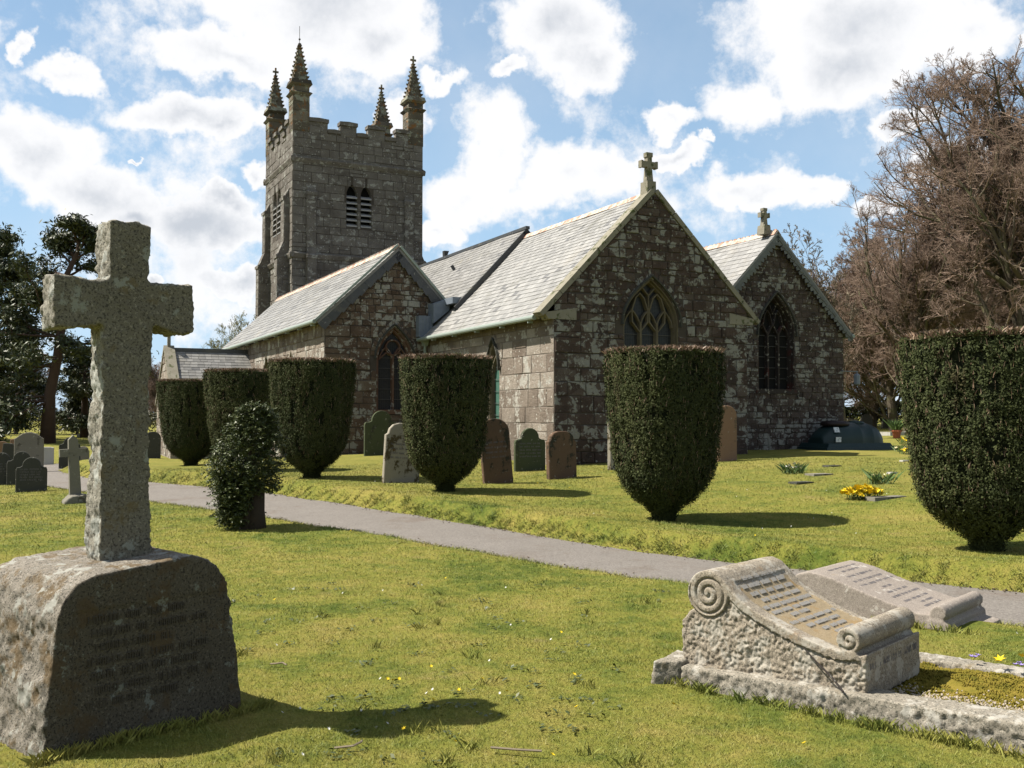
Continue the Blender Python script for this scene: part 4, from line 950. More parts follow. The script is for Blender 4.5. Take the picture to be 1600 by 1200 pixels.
# plinth
PA = R(50); PO = onz(80, 1168, .06)[:2]; fp2 = frame(PO[0], PO[1], PA); npl = np.array([math.sin(PA), -math.cos(PA), 0])
pl = [(66,1190),(71,1161),(76,1073),(82,1020),(88,967),(98,937),(118,912),(146,897),(220,884),(300,866),(325,874),(342,888),(354,912),(362,967),(371,1020),(378,1072)]
pp = [unproj(x, y, PO, PA) for x, y in pl]; pp[0] = (pp[0][0]-.03, -.12); pp[-1] = (pp[-1][0]+.03, -.12)
print('plinth outline', [(round(a, 2), round(b, 2)) for a, b in pp])
w = MB(); cxm = sum(p[0] for p in pp)/len(pp)
def shrink(k, dz): return [(cxm+(a-cxm)*k, b if b < .1 else b+dz) for a, b in pp]
w.prism(pp, fp2, .0, .86)
def dspp(V, Nn):
    fr = np.clip((Nn@npl-.6)/.3, 0, 1); rel = (V[:, :2]-np.array(PO))@np.array([math.cos(PA), math.sin(PA)])
    top = np.clip(Nn[:, 2], 0, 1)
    r = (vn(V, 4, 3, .6)*.034+vn(V, 17, 3, .65)*.022+vn(V, 60, 2)*.006)*(1-.5*top)
    smth = vn(V, 5, 2)*.006+vn(V, 60, 2)*.0025
    panel = (rel > .10) & (rel < pp[-1][0]-.13) & (V[:, 2] < .66) & (fr > .5)
    return r*(1-fr)+smth*fr-panel*.006
o = rough_mesh('plinth', w, .013, None, mon, dspp, 5, mats=[M['plinth'], M['plinth_shaded']], face_mat=lambda C, Nn: ((Nn@npl)+vn(C, 12, 2)*.12 > .62).astype(int)); bake(o, mon)
def glyph_rows(fn, rows, h, gap, dep, seed, ln=(3, 8)):
    """rows of small raised letter-like strokes: (s0, s1, z) along s"""
    rr = random.Random(seed); mb = MB()
    for (s0, s1, z) in rows:
        s = s0
        while s < s1:
            for _ in range(rr.randint(*ln)):
                if s > s1: break
                k = rr.random(); wd = h*rr.choice((.35, .5, .62)); t = h*.13
                def bar(a0, b0, a1, b1): mb.hexa([fn(a0, b0, 0), fn(a1, b0, 0), fn(a1, b1, 0), fn(a0, b1, 0), fn(a0, b0, dep), fn(a1, b0, dep), fn(a1, b1, dep), fn(a0, b1, dep)], .5)
                bar(s, z, s+t, z+h)
                if k > .3: bar(s+wd-t, z, s+wd, z+h)
                if k > .45: bar(s+t, z+h-t, s+wd-t, z+h)
                if k < .6: bar(s+t, z+h*.45, s+wd-t, z+h*.45+t)
                if k > .8 or k < .2: bar(s+t, z, s+wd-t, z+t)
                s += wd+gap
            s += h*.75
    return mb
rows = [(.17+.02*(i % 3), .17+.02*(i % 3)+L_, .60-i*.068) for i, L_ in enumerate((.50, .62, .40, .66, .56, .64, .48))]
g = glyph_rows(lambda a, b, d: fp2(a, b, .004-d), rows, .034, .008, .004, 5).build('inscription', M['pletters'], mon); bake(g, mon)

# ---------------------------------------------------------------- scroll monument inside its kerb (foreground right)
K0 = onz(1063, 1073)[:2]; KL = np.array([.7445, -.6676]); KT = np.array([.6676, .7445]); KAng = math.atan2(KL[1], KL[0])
def kf(l, t, z): return (K0[0]+KL[0]*l+KT[0]*t, K0[1]+KL[1]*l+KT[1]*t, z)
def rdisp(a, b, c=.0):
    return lambda V, Nn: vn(V, 5, 3, .6)*a+vn(V, 24, 3, .65)*b+vn(V, 80, 2)*c
kerb = tag(empty('grave_kerb', kf(0, 0, 0)), 'rough granite kerb with moss inside, round the nearer scroll monument', 'grave kerb')
def kpiece(name, pts, z0, z1a, z1b):
    w = MB(); b = [kf(*p, z0) for p in pts]; t = [kf(p[0], p[1], z1a+(z1b-z1a)*max(0, min(1, p[0]/2.2))) for p in pts]; w.hexa(b+t)
    return bake(rough_mesh(name, w, .012, M['kerb'], kerb, lambda V, Nn: (vn(V, 4, 2)*.014-np.abs(vn(V, 24, 2, .6))*.016+vn(V, 45, 2)*.009+.004)*np.where(Nn[:, 2] > .7, .55, 1), 1), kerb)
kpiece('side_kerb', [(.012, 0), (3.2, .03), (3.2, .24), (.012, .21)], -.12, .125, .185)
kpiece('corner_block', [(-.125, -.11), (.0, .0), (.0, .24), (-.16, .22)], -.12, .15, .15)
kpiece('far_kerb', [(-.1, 1.16), (3.2, 1.19), (3.2, 1.36), (-.1, 1.34)], -.12, .11, .13)
kpiece('end_kerb', [(-.16, .23), (.0, .25), (.0, 1.15), (-.16, 1.16)], -.12, .13, .13)
# moss and gravel filling
w = MB(); us = np.linspace(0, 3.2, 90); vs_ = np.linspace(.2, 1.2, 34); U, Vv = np.meshgrid(us, vs_)
X = K0[0]+KL[0]*U+KT[0]*Vv; Y = K0[1]+KL[1]*U+KT[1]*Vv; P3 = np.c_[X.ravel(), Y.ravel(), np.zeros(X.size)]
Z = .085+.022*vn(P3, 5, 3)+.012*vn(P3, 22, 2)
idx = np.arange(X.size).reshape(X.shape); F = np.stack([idx[:-1, :-1], idx[:-1, 1:], idx[1:, 1:], idx[1:, :-1]], -1).reshape(-1, 4)
tag(mesh_np('moss_bed', np.c_[X.ravel(), Y.ravel(), Z], F, M['moss'], smooth=True), kind='stuff')
def bits(name, C, size, mat, squash=.7, kind='stuff', rv=None):
    """many small irregular pebbles in one mesh"""
    n = len(C); base = np.array([(1,0,0),(-1,0,0),(0,1,0),(0,-1,0),(0,0,1),(0,0,-1)], float); f = np.array([(0,2,4),(2,1,4),(1,3,4),(3,0,4),(2,0,5),(1,2,5),(3,1,5),(0,3,5)])
    s = size*rng.uniform(.5, 1.4, n)[:, None, None]; an = rng.uniform(0, 6.28, n); c, si = np.cos(an), np.sin(an)
    B = base[None]*np.array([1, .75, squash])*rng.uniform(.7, 1.3, (n, 6, 1)); Bx = B[..., 0]*c[:, None]-B[..., 1]*si[:, None]; By = B[..., 0]*si[:, None]+B[..., 1]*c[:, None]
    V = np.stack([Bx, By, B[..., 2]], -1)*s+C[:, None, :]; F = (f[None]+6*np.arange(n)[:, None, None]).reshape(-1, 3)
    o = mesh_np(name, V.reshape(-1, 3), F, mat, rnd=np.repeat(rng.random(n), 8)); return tag(o, kind=kind)
l = rng.uniform(1.08, 3.1, 2600); t = rng.normal(.36, .09, 2600).clip(.24, 1.1)+(l-1.1)*.16*rng.random(2600)**2*2
pts = np.array([kf(a, b, .095) for a, b in zip(l, t)]); pts[:, 2] = .096+.022*vn(pts*[1, 1, 0], 5, 3)+.012*vn(pts*[1, 1, 0], 22, 2); bits('gravel', pts, .0085, M['pebble'])
l = rng.uniform(1.0, 3.1, 26000); t = rng.uniform(.22, 1.17, 26000); pts = np.array([kf(a, b, 0) for a, b in zip(l, t)]); keep = vn(pts, 4, 3) > -.5; pts = pts[keep]
pts[:, 2] = .092+.022*vn(pts*[1, 1, 0], 5, 3)+.012*vn(pts*[1, 1, 0], 22, 2); bits('moss_tufts', pts, .0065, M['moss'], 1.1)

S0 = np.array(kf(0, .07, 0)); fs = lambda l, t, z: (S0[0]+KL[0]*l+KT[0]*t, S0[1]+KL[1]*l+KT[1]*t, z)
sm = tag(empty('scroll_monument', (S0[0], S0[1], .12)), 'granite scroll tomb with a spiral end and raised lettering, standing in the moss-filled kerb', 'grave monument')
SW = .80
w = MB(); side = lambda a, b, d: fs(a, d, b)
body = [(-.03, .10), (1.085, .10), (1.09, .345), (1.05, .33), (.93, .31), (.80, .335), (.66, .375), (.52, .425), (.40, .475), (.31, .53), (.22, .57), (.10, .50), (.02, .43), (-.035, .375)]
w.prism(body, side, .012, SW-.012)
sheet_u = [(.153, .682), (.205, .672), (.26, .635), (.31, .585), (.37, .535), (.46, .487), (.584, .438), (.732, .388), (.875, .352), (.97, .345), (1.03, .36)]
sheet_l = [(1.06, .31), (.97, .295), (.87, .300), (.73, .335), (.57, .385), (.45, .435), (.36, .48), (.28, .54), (.20, .6), (.12, .63)]
w.prism(sheet_u+sheet_l, side, 0, SW)
def cyl(mb, fn, cx, cz, r, d0, d1, k=32): mb.prism([(cx+r*math.cos(2*math.pi*i/k), cz+r*math.sin(2*math.pi*i/k)) for i in range(k)], fn, d0, d1)
cyl(w, side, .146, .553, .137, 0, SW); cyl(w, side, .995, .408, .066, 0, SW)
def ds(V, Nn):
    q = V[:, :2]-S0[:2]; l = q@KL; t = q@KT; z = V[:, 2]
    sf = (Nn[:, :2]@KT) < -.6; out = np.zeros(len(V))
    prof = np.interp(l, [p[0] for p in reversed(sheet_l)], [p[1] for p in reversed(sheet_l)]); r1 = np.hypot(l-.146, z-.553); r2 = np.hypot(l-.995, z-.408)
    smooth = (z > prof+.004) & (l > .12) | (r1 < .14) | (r2 < .068)
    topface = (Nn[:, 2] > .3) & smooth
    rough = (vn(V, 7, 2, .6)*.010+np.abs(vn(V, 34, 2, .6))*-.012+vn(V, 60, 2, .6)*.010+.004)
    out = np.where(smooth, vn(V, 45, 2)*.002, rough)
    fine = np.where((Nn[:, :2]@KL) > .6, .35, 1); out *= fine
    # spiral grooves
    def groove(cx, cz, rmax, turns, a_end, wd, dp, ccw=1):
        dx, dz = l-cx, z-cz; r = np.hypot(dx, dz); a = np.arctan2(dz, dx)*ccw; b = rmax/(2*math.pi*turns)
        best = np.full(len(V), 9.)
        for k in range(-1, int(turns)+2):
            th_ = a-a_end+2*math.pi*k; rr = b*(th_); ok = (th_ > .25) & (th_ < 2*math.pi*turns); best = np.where(ok, np.minimum(best, np.abs(r-rr)), best)
        return -dp*np.exp(-(best/wd)**2)
    g1 = groove(.146, .553, .128, 2.75, R(20)-2*math.pi*.25, .0065, .016, -1); g2 = groove(.995, .408, .055, 1.4, R(0), .006, .012, -1)
    out = out+np.where(sf & (r1 < .15), g1, 0)+np.where(sf & (r2 < .066), g2, 0)
    edge = np.abs(z-prof+.004); out = out-np.where(sf & (l > .27) & (l < 1.04) & (r1 > .15), .012*np.exp(-(edge/.006)**2), 0)
    ring = np.abs(r1-.139); out = out-np.where(sf & (r1 > .10) & ((l < .02) | (z < .55)), .010*np.exp(-(ring/.007)**2), 0)
    pan = topface & (t > .10) & (t < SW-.07) & (l > .27) & (l < .93); out = out-np.where(pan, .007, 0)
    return out
def smat(C, Nn):
    q = C[:, :2]-S0[:2]; l = q@KL; t = q@KT; e = vn(C, 14, 3)*.02
    return ((Nn[:, 2] > .35) & (t > .10+e) & (t < SW-.07+e) & (l > .30+e) & (l < .93) & (C[:, 2] < .63)).astype(int)
bake(rough_mesh('scroll', w, .0068, None, sm, ds, 1, mats=[M['scroll'], M['panel']], face_mat=smat), sm)
# lettering laid on the curved sheet
su = np.array(sheet_u); arcl = np.r_[0, np.cumsum(np.hypot(np.diff(su[:, 0]), np.diff(su[:, 1])))]
def on_sheet(a, b, d):       # a across, b distance down the sheet
    l = np.interp(b, arcl, su[:, 0]); z = np.interp(b, arcl, su[:, 1]); dl = np.interp(b+.01, arcl, su[:, 0])-l; dz = np.interp(b+.01, arcl, su[:, 1])-z; h = math.hypot(dl, dz) or 1
    return fs(l-dz/h*(d-.0055), a, z+dl/h*(d-.0055))
rows = [(.20, .62, .11), (.14, .66, .165), (.16, .68, .225), (.20, .67, .285), (.12, .70, .345), (.13, .66, .40), (.26, .46, .455), (.13, .70, .52), (.22, .62, .58), (.30, .60, .64), (.34, .58, .70)]
g = MB()
lt = glyph_rows(lambda a, b, d: on_sheet(a, b, d), [(a, b, c) for a, b, c in rows], .027, .006, .007, 11, (3, 9)); lt.f = [tuple(reversed(f)) for f in lt.f]
bake(lt.build('raised_lettering', M['letters'], sm), sm)
fl = glyph_rows(lambda a, b, d: fs(1.083+d, a, b), [(.06, .74, .255)], .034, .010, .008, 3, (2, 6)).build('foot_lettering', M['dletters'], sm); bake(fl, sm)

# second scroll, behind
Q0 = onz(1476, 990)[:2]
def qs(l, t, z): return (Q0[0]+KL[0]*l+KT[0]*t, Q0[1]+KL[1]*l+KT[1]*t, z)
s2 = tag(empty('scroll_monument', (Q0[0], Q0[1], 0)), 'low smooth pinkish granite scroll tomb behind the spiral-ended one, beside the path', 'grave monument')
w = MB(); side2 = lambda a, b, d: qs(a, d, b)
cr = unproj(1262, 893, Q0, KAng); print('second crest', cr)
LL = -cr[0]; H2 = cr[1]
top2 = [(-LL-.14, H2-.10), (-LL-.10, H2-.03), (-LL, H2), (-LL+.10, H2-.01), (-LL*.8, H2*.90), (-LL*.6, H2*.70), (-LL*.4, H2*.52), (-LL*.2, H2*.37), (-.05, .12)]
w.prism([(-LL-.16, -.1), (0, -.1), (0, .075), (-.02, .10)]+list(reversed(top2)), side2, 0, .86); w.prism([(-.12, -.1), (.035, -.1), (.03, .06), (0, .085), (-.12, .085)], side2, -.01, .87); cyl(w, side2, -.045, .135, .06, -.004, .864, 24)
w.prism([(-.02, -.1), (.16, -.1), (.15, -.0), (.0, .03)], side2, .3, .84)
bake(rough_mesh('scroll', w, .010, M['scroll2'], s2, lambda V, Nn: vn(V, 40, 2)*.0025, 1), s2)
tl = np.array(sorted(top2)); arc2 = np.r_[0, np.cumsum(np.hypot(np.diff(tl[:, 0]), np.diff(tl[:, 1])))]
def on2(a, b, d):
    l = np.interp(b, arc2, tl[:, 0]); z = np.interp(b, arc2, tl[:, 1]); return qs(l, a, z+d-.0005)
rows = [(.2, .72, .26), (.3, .62, .33), (.2, .68, .42), (.16, .74, .50), (.14, .78, .57), (.36, .54, .66), (.26, .66, .74), (.18, .74, .81), (.2, .7, .90), (.36, .6, .97), (.28, .6, 1.03)]
lt = glyph_rows(on2, rows, .024, .010, .003, 21, (3, 8)); bake(lt.build('cut_lettering', M['dletters'], s2), s2)
w = MB(); w.tube([kf(.745, .055, .34), kf(.83, .035, .28), kf(.93, .02, .21), kf(1.0, -.005, .155)], [.003, .005, .006, .006], 6)
tag(w.build('bramble_stem', M['darkred']), 'thin reddish dead bramble stem leaning on the side of the scroll tomb', 'stem')

# ---------------------------------------------------------------- headstones
def hs_outline(kind, w, h):
    a = w/2
    if kind == 'round': return [(-a, 0), (a, 0), (a, h-a*.85)]+[(a*math.cos(R(t)), h-a*.85+a*.85*math.sin(R(t))) for t in range(12, 180, 12)]+[(-a, h-a*.85)]
    if kind == 'bell':   # square shoulders and a round head
        r = a*.58; s = h-r*1.02
        return [(-a, 0), (a, 0), (a, s-.10), (a*.93, s-.04), (a*.74, s-.035), (r, s)]+[(r*math.cos(R(t)), s+r*math.sin(R(t))) for t in range(15, 180, 15)]+[(-r, s), (-a*.74, s-.035), (-a*.93, s-.04), (-a, s-.10)]
    if kind == 'ogee': return [(-a, 0), (a, 0), (a, h*.86), (a*.88, h*.875), (a*.70, h*.92), (a*.45, h*.97), (a*.2, h*.995), (0, h), (-a*.2, h*.995), (-a*.45, h*.97), (-a*.70, h*.92), (-a*.88, h*.875), (-a, h*.86)]
    if kind == 'shoulder': return [(-a, 0), (a, 0), (a, h*.80), (a*.86, h*.83), (a*.80, h*.90), (a*.6, h*.965), (a*.3, h*.995), (0, h), (-a*.3, h*.995), (-a*.6, h*.965), (-a*.80, h*.90), (-a*.86, h*.83), (-a, h*.80)]
    if kind == 'slope': return [(-a, 0), (a, 0), (a, h*.86), (a*.75, h*.93), (a*.2, h), (-a*.8, h*.99), (-a, h*.97)]
    return [(-a, 0), (a, 0), (a, h*.97), (a*.5, h), (-a*.5, h), (-a, h*.97)]
def headstone(px0, px1, pyb, pyt, z, kind, mat, label, ang=27, th=.09, lean=0, tilt=0, w=None, text=0, cat='headstone', group='old headstones in the churchyard', name='headstone'):
    p = onz((px0+px1)/2, pyb, z); x, y = p[0], p[1]; W_ = w or (px1-px0)/1550*y/max(.4, math.cos(R(ang)+math.atan2(x, y)*0)); H_ = (pyb-pyt)/1550*y
    zz = min(gz(x, y), z+.2)
    o = MB(); fn = lambda a, b, d: (a, d, b-.12); ol = hs_outline(kind, W_, H_+.12)
    # bevelled slab
    n = len(ol); cx, cz = 0, H_/2
    def ins(k): return [(a*(1-k/(W_/2)), b if b <= 0 else cz+(b-cz)*(1-k/(H_/2))) for a, b in ol]
    rings = [(ins(.012), 0), (ol, .012), (ol, th-.012), (ins(.012), th)]; b0 = 0
    for r_, d_ in rings: o.v += [fn(a, b, d_) for a, b in r_]
    o.f.append(tuple(range(n))); o.f.append(tuple(3*n+i for i in reversed(range(n)))); o.r += [.5, .5]; o.m += [0, 0]
    for k in range(3):
        for i in range(n): j = (i+1) % n; o.f.append((k*n+i, k*n+j, (k+1)*n+j, (k+1)*n+i)); o.r.append(.5); o.m.append(0)
    ob = o.build(name, M[mat]); ob.location = (x, y, zz); ob.rotation_euler = (R(tilt), R(lean), R(ang))
    if text:
        rows_ = [(-W_*.36, W_*.34, H_*(.62-.075*i)) for i in range(text)]; g = glyph_rows(lambda a, b, d: (a, -.0-d, b), rows_, .035, .01, .003, int(px0), (3, 6)).build('inscription', M['dletters'], ob)
    tag(ob, label, cat, group); return ob
H = headstone
H(598,657,760,667,.2,'shoulder','hs_pale','pale round-headed headstone with a stained base, peeping from behind the left of a yew',34,.09,5,-3,w=.80,text=4)
H(569,624,713,643,.42,'bell','hs_green','green mossy headstone with a round head, below the two-light window of the left gable',27,.09,0,w=1.05)
H(757,803,757,655,.22,'round','hs_brown','tall brown headstone leaning left, directly right of the yew in front of the chancel corner',24,.10,-4,-3,w=.64,text=4)
H(805,853,733,666,.36,'bell','hs_green','dark green headstone with square shoulders against the sunlit chancel wall',27,.09,0,w=.80,text=5)
H(857,904,744,670,.32,'shoulder','hs_brown','brown lichened headstone with a pale rim, in front of the chancel corner',35,.12,0,-2,w=.74)
H(947,1000,729,652,.42,'flat','hs_pale','tall thin headstone seen almost edge-on, half hidden by the yew before the east window',50,.10,0,w=1.0)
H(1119,1155,712,625,.62,'round','hs_red','tall pinkish-brown headstone between the yew and the tank, against the east wall',27,.10,0,w=.60)
H(27,70,769,715,.0,'bell','hs_dark','small dark headstone with a round head, nearest of the left-hand group',20,.09,0,w=.60,text=5)
H(14,52,758,706,.0,'bell','hs_dark','dark round-headed stone overlapped by the small nearest one at left',20,.09,0,w=.62)
H(-16,18,758,707,.0,'bell','hs_dark','dark headstone cut by the left edge of the photo',20,.09,0,w=.66,text=4)
H(25,64,737,674,-.02,'ogee','hs_grey','tall grey headstone with a curved top and a pale left edge',20,.12,0,w=.78)
H(63,83,722,693,-.02,'flat','hs_white','short pale square stone right of the tall grey curved one',16,.1,0,w=.44)
H(95,122,731,682,-.02,'bell','hs_dark','dark headstone just behind the small stone cross',24,.09,0,w=.62)
H(120,140,722,692,-.02,'shoulder','hs_grey','little grey stone between the small cross and the big granite cross',24,.09,0,w=.4)
H(-4,10,712,685,-.02,'round','hs_red','reddish round-topped stone at far left behind the dark ones',20,.1,0,w=.5)
H(5,19,725,692,-.02,'slope','hs_dark','jagged dark stone speckled white, far left of the graves',20,.1,6,w=.45)
H(17,28,722,684,-.02,'flat','hs_red','narrow brown slab beside the tall grey headstone',20,.12,0,w=.3)
H(231,246,721,679,-.05,'round','hs_dark','dark round-topped headstone beside the porch corner',22,.09,0,w=.55)
H(1342,1368,669,647,.85,'round','hs_grey','grey round-topped stone behind the oil tank',25,.12,0,w=.9,group='distant headstones on the right')
H(1321,1344,668,655,.85,'slope','hs_white','low whitish stone peeping above the left of the tank',25,.14,0,w=.9,group='distant headstones on the right')
H(1377,1398,670,652,.85,'round','hs_dark','small dark stone before the far hedge, right of the tank',25,.14,0,w=.8,group='distant headstones on the right')
H(121,132,684,679,-.02,'flat','hs_white','flat whitish stone lying far off under the pines',10,.5,0,w=.6,group='distant headstones on the right')
# small stone cross on a boulder foot
p = onz(118, 786, .0); sc2 = tag(empty('small_cross', (p[0], p[1], 0), R(33)), 'small weathered stone cross on a rough boulder foot, left of the big granite cross', 'grave monument')
w = MB(); w.prism([(-.10, .05), (.10, .05), (.085, .86), (.24, .86), (.24, 1.0), (.085, 1.0), (.08, 1.17), (.0, 1.25), (-.08, 1.17), (-.085, 1.0), (-.24, 1.0), (-.24, .86), (-.085, .86)], lambda a, b, d: (a, d, b), -.06, .06); w.build('cross', M['hs_grey'], sc2)
w = MB(); w.prism([(-.22, -.1), (.30, -.1), (.28, .10), (.14, .17), (-.12, .15), (-.22, .05)], lambda a, b, d: (a, d, b), -.24, .2)
rough_mesh('foot_stone', w, .025, M['hs_grey'], sc2, rdisp(.03, .02), 3)
sc2.children[0].rotation_euler = (0, R(-3), 0)

# ---------------------------------------------------------------- oil tank
tp = onz(1322, 703, .56); TK = tag(empty('oil_tank', (tp[0], tp[1], gz(tp[0], tp[1])-.02), R(22)), 'low domed dark green plastic oil tank by the corner of the church', 'oil tank')
Lh = 1.22
def tank_body():
    mb = MB(); n = 28; secs = []
    for k, (x, s) in enumerate(((-1.16, .30), (-1.10, .42), (-.95, .66), (-.72, .88), (-.45, .985), (-.25, 1.0), (.0, 1.0), (.06, 1.04), (.12, 1.04), (.16, 1.0), (.46, 1.0), (.50, 1.035), (.55, 1.035), (.59, 1.0), (.70, .985), (.88, .86), (1.02, .62), (1.10, .42), (1.14, .28))):
        secs.append((x, s))
    for (x, s) in secs:
        for i in range(n+1):
            a = math.pi*i/n; mb.v.append((x, -.62*(.35+.65*s)*math.copysign(abs(math.cos(a))**.8, math.cos(a)), .20+.62*s*abs(math.sin(a))**.75))
    for k in range(len(secs)-1):
        for i in range(n): mb.f.append((k*(n+1)+i, k*(n+1)+i+1, (k+1)*(n+1)+i+1, (k+1)*(n+1)+i)); mb.r.append(.5); mb.m.append(0)
    mb.f.append(tuple(range(n+1))); mb.f.append(tuple(reversed(range((len(secs)-1)*(n+1), len(secs)*(n+1))))); mb.r += [.5]*2; mb.m += [0]*2
    return mb
tank_body().build('tank_shell', M['tank'], TK, smooth=False).data.polygons.foreach_set('use_smooth', [True]*(28*18)+[False]*2)
w = MB(); w.hexa([(-1.34, -.74, -.05), (1.32, -.74, -.05), (1.32, .74, -.05), (-1.34, .74, -.05), (-1.30, -.71, .10), (1.28, -.71, .10), (1.28, .71, .10), (-1.30, .71, .10)]); w.hexa([(-1.24, -.67, .10), (1.22, -.67, .10), (1.22, .67, .10), (-1.24, .67, .10), (-1.17, -.63, .22), (1.15, -.63, .22), (1.15, .63, .22), (-1.17, .63, .22)])
w.build('base_rim', M['tank'], TK)
w = MB(); w.tube([(-.42, 0, .74), (-.42, 0, .84), (-.42, 0, .88), (-.42, 0, .90)], [.44, .42, .38, .05], 24); w.build('inspection_lid', M['tankdark'], TK, True)
w = MB(); w.tube([(.36, .0, .78), (.36, .0, .87), (.36, .0, .90)], [.27, .25, .04], 20); w.build('filler_cap', M['tank'], TK, True)
for (x0, z0) in ((-.86, .55), (-.90, .26)):
    w = MB(); yy = {.55: (-.515, -.42), .26: (-.60, -.585)}[z0]; w.hexa([(x0, yy[0]-.02, z0), (x0+.18, yy[0]-.035, z0), (x0+.18, yy[0]-.02, z0), (x0, yy[0], z0), (x0+.02, yy[1]-.02, z0+.15), (x0+.20, yy[1]-.035, z0+.15), (x0+.20, yy[1]-.02, z0+.15), (x0+.02, yy[1], z0+.15)]); w.build('paper_label', M['paper'], TK)

# ---------------------------------------------------------------- flat slabs, plants and flowers
def blob_flowers(name, px, py, z, rad, hgt, n, mat, leaf, label, cat, size=.022, up=.8, groups=None, leafn=60):
    p = onz(px, py, z); x, y = p[0], p[1]; zz = gz(x, y); e = tag(empty(name, (x, y, zz)), label, cat, groups)
    r = np.sqrt(rng.random(n))*rad; a = rng.uniform(0, 6.28, n); C = np.c_[r*np.cos(a)*1.5, r*np.sin(a), hgt*(.55+.45*rng.random(n))*(1-.4*(r/rad)**2)]
    fl = petals(C, size); o = mesh_np('flower_heads', fl[0], fl[1], M[mat], e, rnd=np.repeat(rng.random(n), len(fl[1])//n))
    lv = blades(np.c_[(rng.random((leafn, 2))-.5)*[rad*2.6, rad*1.6], np.zeros(leafn)], hgt*.95, .010, .5); mesh_np('leaves', lv[0], lv[1], M[leaf], e, rnd=rng.random(len(lv[1])))
    return e
def petals(C, size):
    """flowers of six petals with an upturned cup"""
    n = len(C); V = []; F = []
    for k in range(n):
        tilt = rng.normal(0, .5, 2); s = size*rng.uniform(.7, 1.25); b = len(V); c = C[k]; V.append(c+[0, 0, -.3*s]); a0 = rng.uniform(0, 1)
        for i in range(12):
            a = a0+math.pi*i/6; rr = s*(1.0 if i % 2 == 0 else .45); dx, dy = rr*math.cos(a), rr*math.sin(a); V.append(c+[dx, dy, dx*tilt[0]+dy*tilt[1]+.35*rr])
        for i in range(12): F.append((b, b+1+i, b+1+(i+1) % 12))
    return np.array(V), np.array(F)
def blades(C, h, w, lean):
    n = len(C); a = rng.uniform(0, 6.28, n); hh = h*rng.uniform(.5, 1.15, n); ln = rng.normal(0, lean, (n, 2))*hh[:, None]; dx = np.cos(a)*w/2; dy = np.sin(a)*w/2
    V = np.stack([C+np.c_[-dx, -dy, np.zeros(n)], C+np.c_[dx, dy, np.zeros(n)], C+np.c_[dx*.8+ln[:, 0]*.4, dy*.8+ln[:, 1]*.4, hh*.6], C+np.c_[ln[:, 0], ln[:, 1], hh]], 1)
    i = 4*np.arange(n)[:, None]; F = np.concatenate([i+[0, 1, 2], i+[0, 2, 3]], 1).reshape(-1, 3); return V.reshape(-1, 3), F
blob_flowers('daffodil_clump', 1347, 784, .18, .23, .22, 380, 'yellow', 'green', 'dense clump of bright yellow daffodils on the grass beyond the path', 'flowers', .038)
blob_flowers('flower_plant', 1240, 749, .28, .16, .24, 16, 'white', 'green', 'clump of white flowers with green leaves beside a flat grey slab', 'flowers', .048, leafn=120)
blob_flowers('leafy_plant', 1375, 769, .2, .15, .26, 5, 'cream', 'green', 'spiky green leaf clump just behind the yellow daffodils', 'plant', .03, leafn=90)
blob_flowers('flower_bouquet', 1414, 703, .42, .16, .22, 14, 'yellow', 'green', 'yellow flower bouquet by the edge of the right-hand yew, the farther of two', 'flowers', .06)
blob_flowers('flower_bouquet', 1418, 722, .38, .14, .18, 14, 'yellow', 'green', 'yellow and cream bouquet by the right-hand yew, the nearer of two', 'flowers', .06)
blob_flowers('flower_bouquet', 1409, 717, .38, .12, .2, 14, 'cream', 'green', 'cream and white flower bunch just left of the yellow bouquets', 'flowers', .05)
def slab(px, py, z, w_, d_, label, mat='hs_grey', ang=27):
    p = onz(px, py, z); zz = gz(p[0], p[1]); o = MB(); o.hexa([(-w_/2, -d_/2, -.1), (w_/2, -d_/2, -.1), (w_/2, d_/2, -.1), (-w_/2, d_/2, -.1), (-w_/2+.01, -d_/2+.01, .022), (w_/2-.01, -d_/2+.01, .02), (w_/2-.01, d_/2-.01, .02), (-w_/2+.01, d_/2-.01, .024)])
    b = o.build('ledger_slab', M[mat]); b.location = (p[0], p[1], zz+.012); b.rotation_euler = (0, 0, R(ang)); tag(b, label, 'grave slab', 'flat slabs sunk in the grass')
slab(1280, 751, .28, .55, .28, 'flat blue-grey slab right of the white flowers'); slab(1252, 760, .26, .45, .25, 'darker flat slab just below the white flowers', 'hs_dark')
slab(1300, 741, .3, .4, .22, 'dark slab lying behind the blue-grey one', 'hs_dark'); slab(1385, 786, .17, .75, .22, 'long grey slab right of the yellow daffodils'); slab(1413, 733, .36, .22, .12, 'tiny whitish slab left of the right-hand yew', 'hs_white'); slab(1394, 749, .32, .22, .12, 'tiny pale slab above the spiky plant', 'hs_white')
def ring_kerb(px, py, z, w_, d_, label):
    p = onz(px, py, z); e = tag(empty('kerbed_grave', (p[0], p[1], gz(p[0], p[1])), R(25)), label, 'grave'); 
    for (a, b, c, d_2) in ((-w_/2, w_/2, -d_/2, -d_/2+.12), (-w_/2, w_/2, d_/2-.12, d_/2), (-w_/2, -w_/2+.12, -d_/2+.13, d_/2-.13), (w_/2-.12, w_/2, -d_/2+.13, d_/2-.13)):
        m_ = MB(); m_.box(a, b, c, d_2, -.1, .14); m_.build('kerb_stone', M['hs_white'], e)
ring_kerb(1402, 679, .75, 2.0, 1.1, 'white-kerbed grave in the distance behind the tank')
p = onz(1401, 684, .72); fpo = tag(empty('flower_pot', (p[0], p[1], gz(p[0], p[1])+.0)), 'terracotta pot with a small green shrub on the distant white-kerbed grave', 'flower pot')
w = MB(); w.tube([(0, 0, 0), (0, 0, .26), (0, 0, .26), (0, 0, .34)], [.13, .17, .20, .20], 14); w.build('pot', M['terra'], fpo)
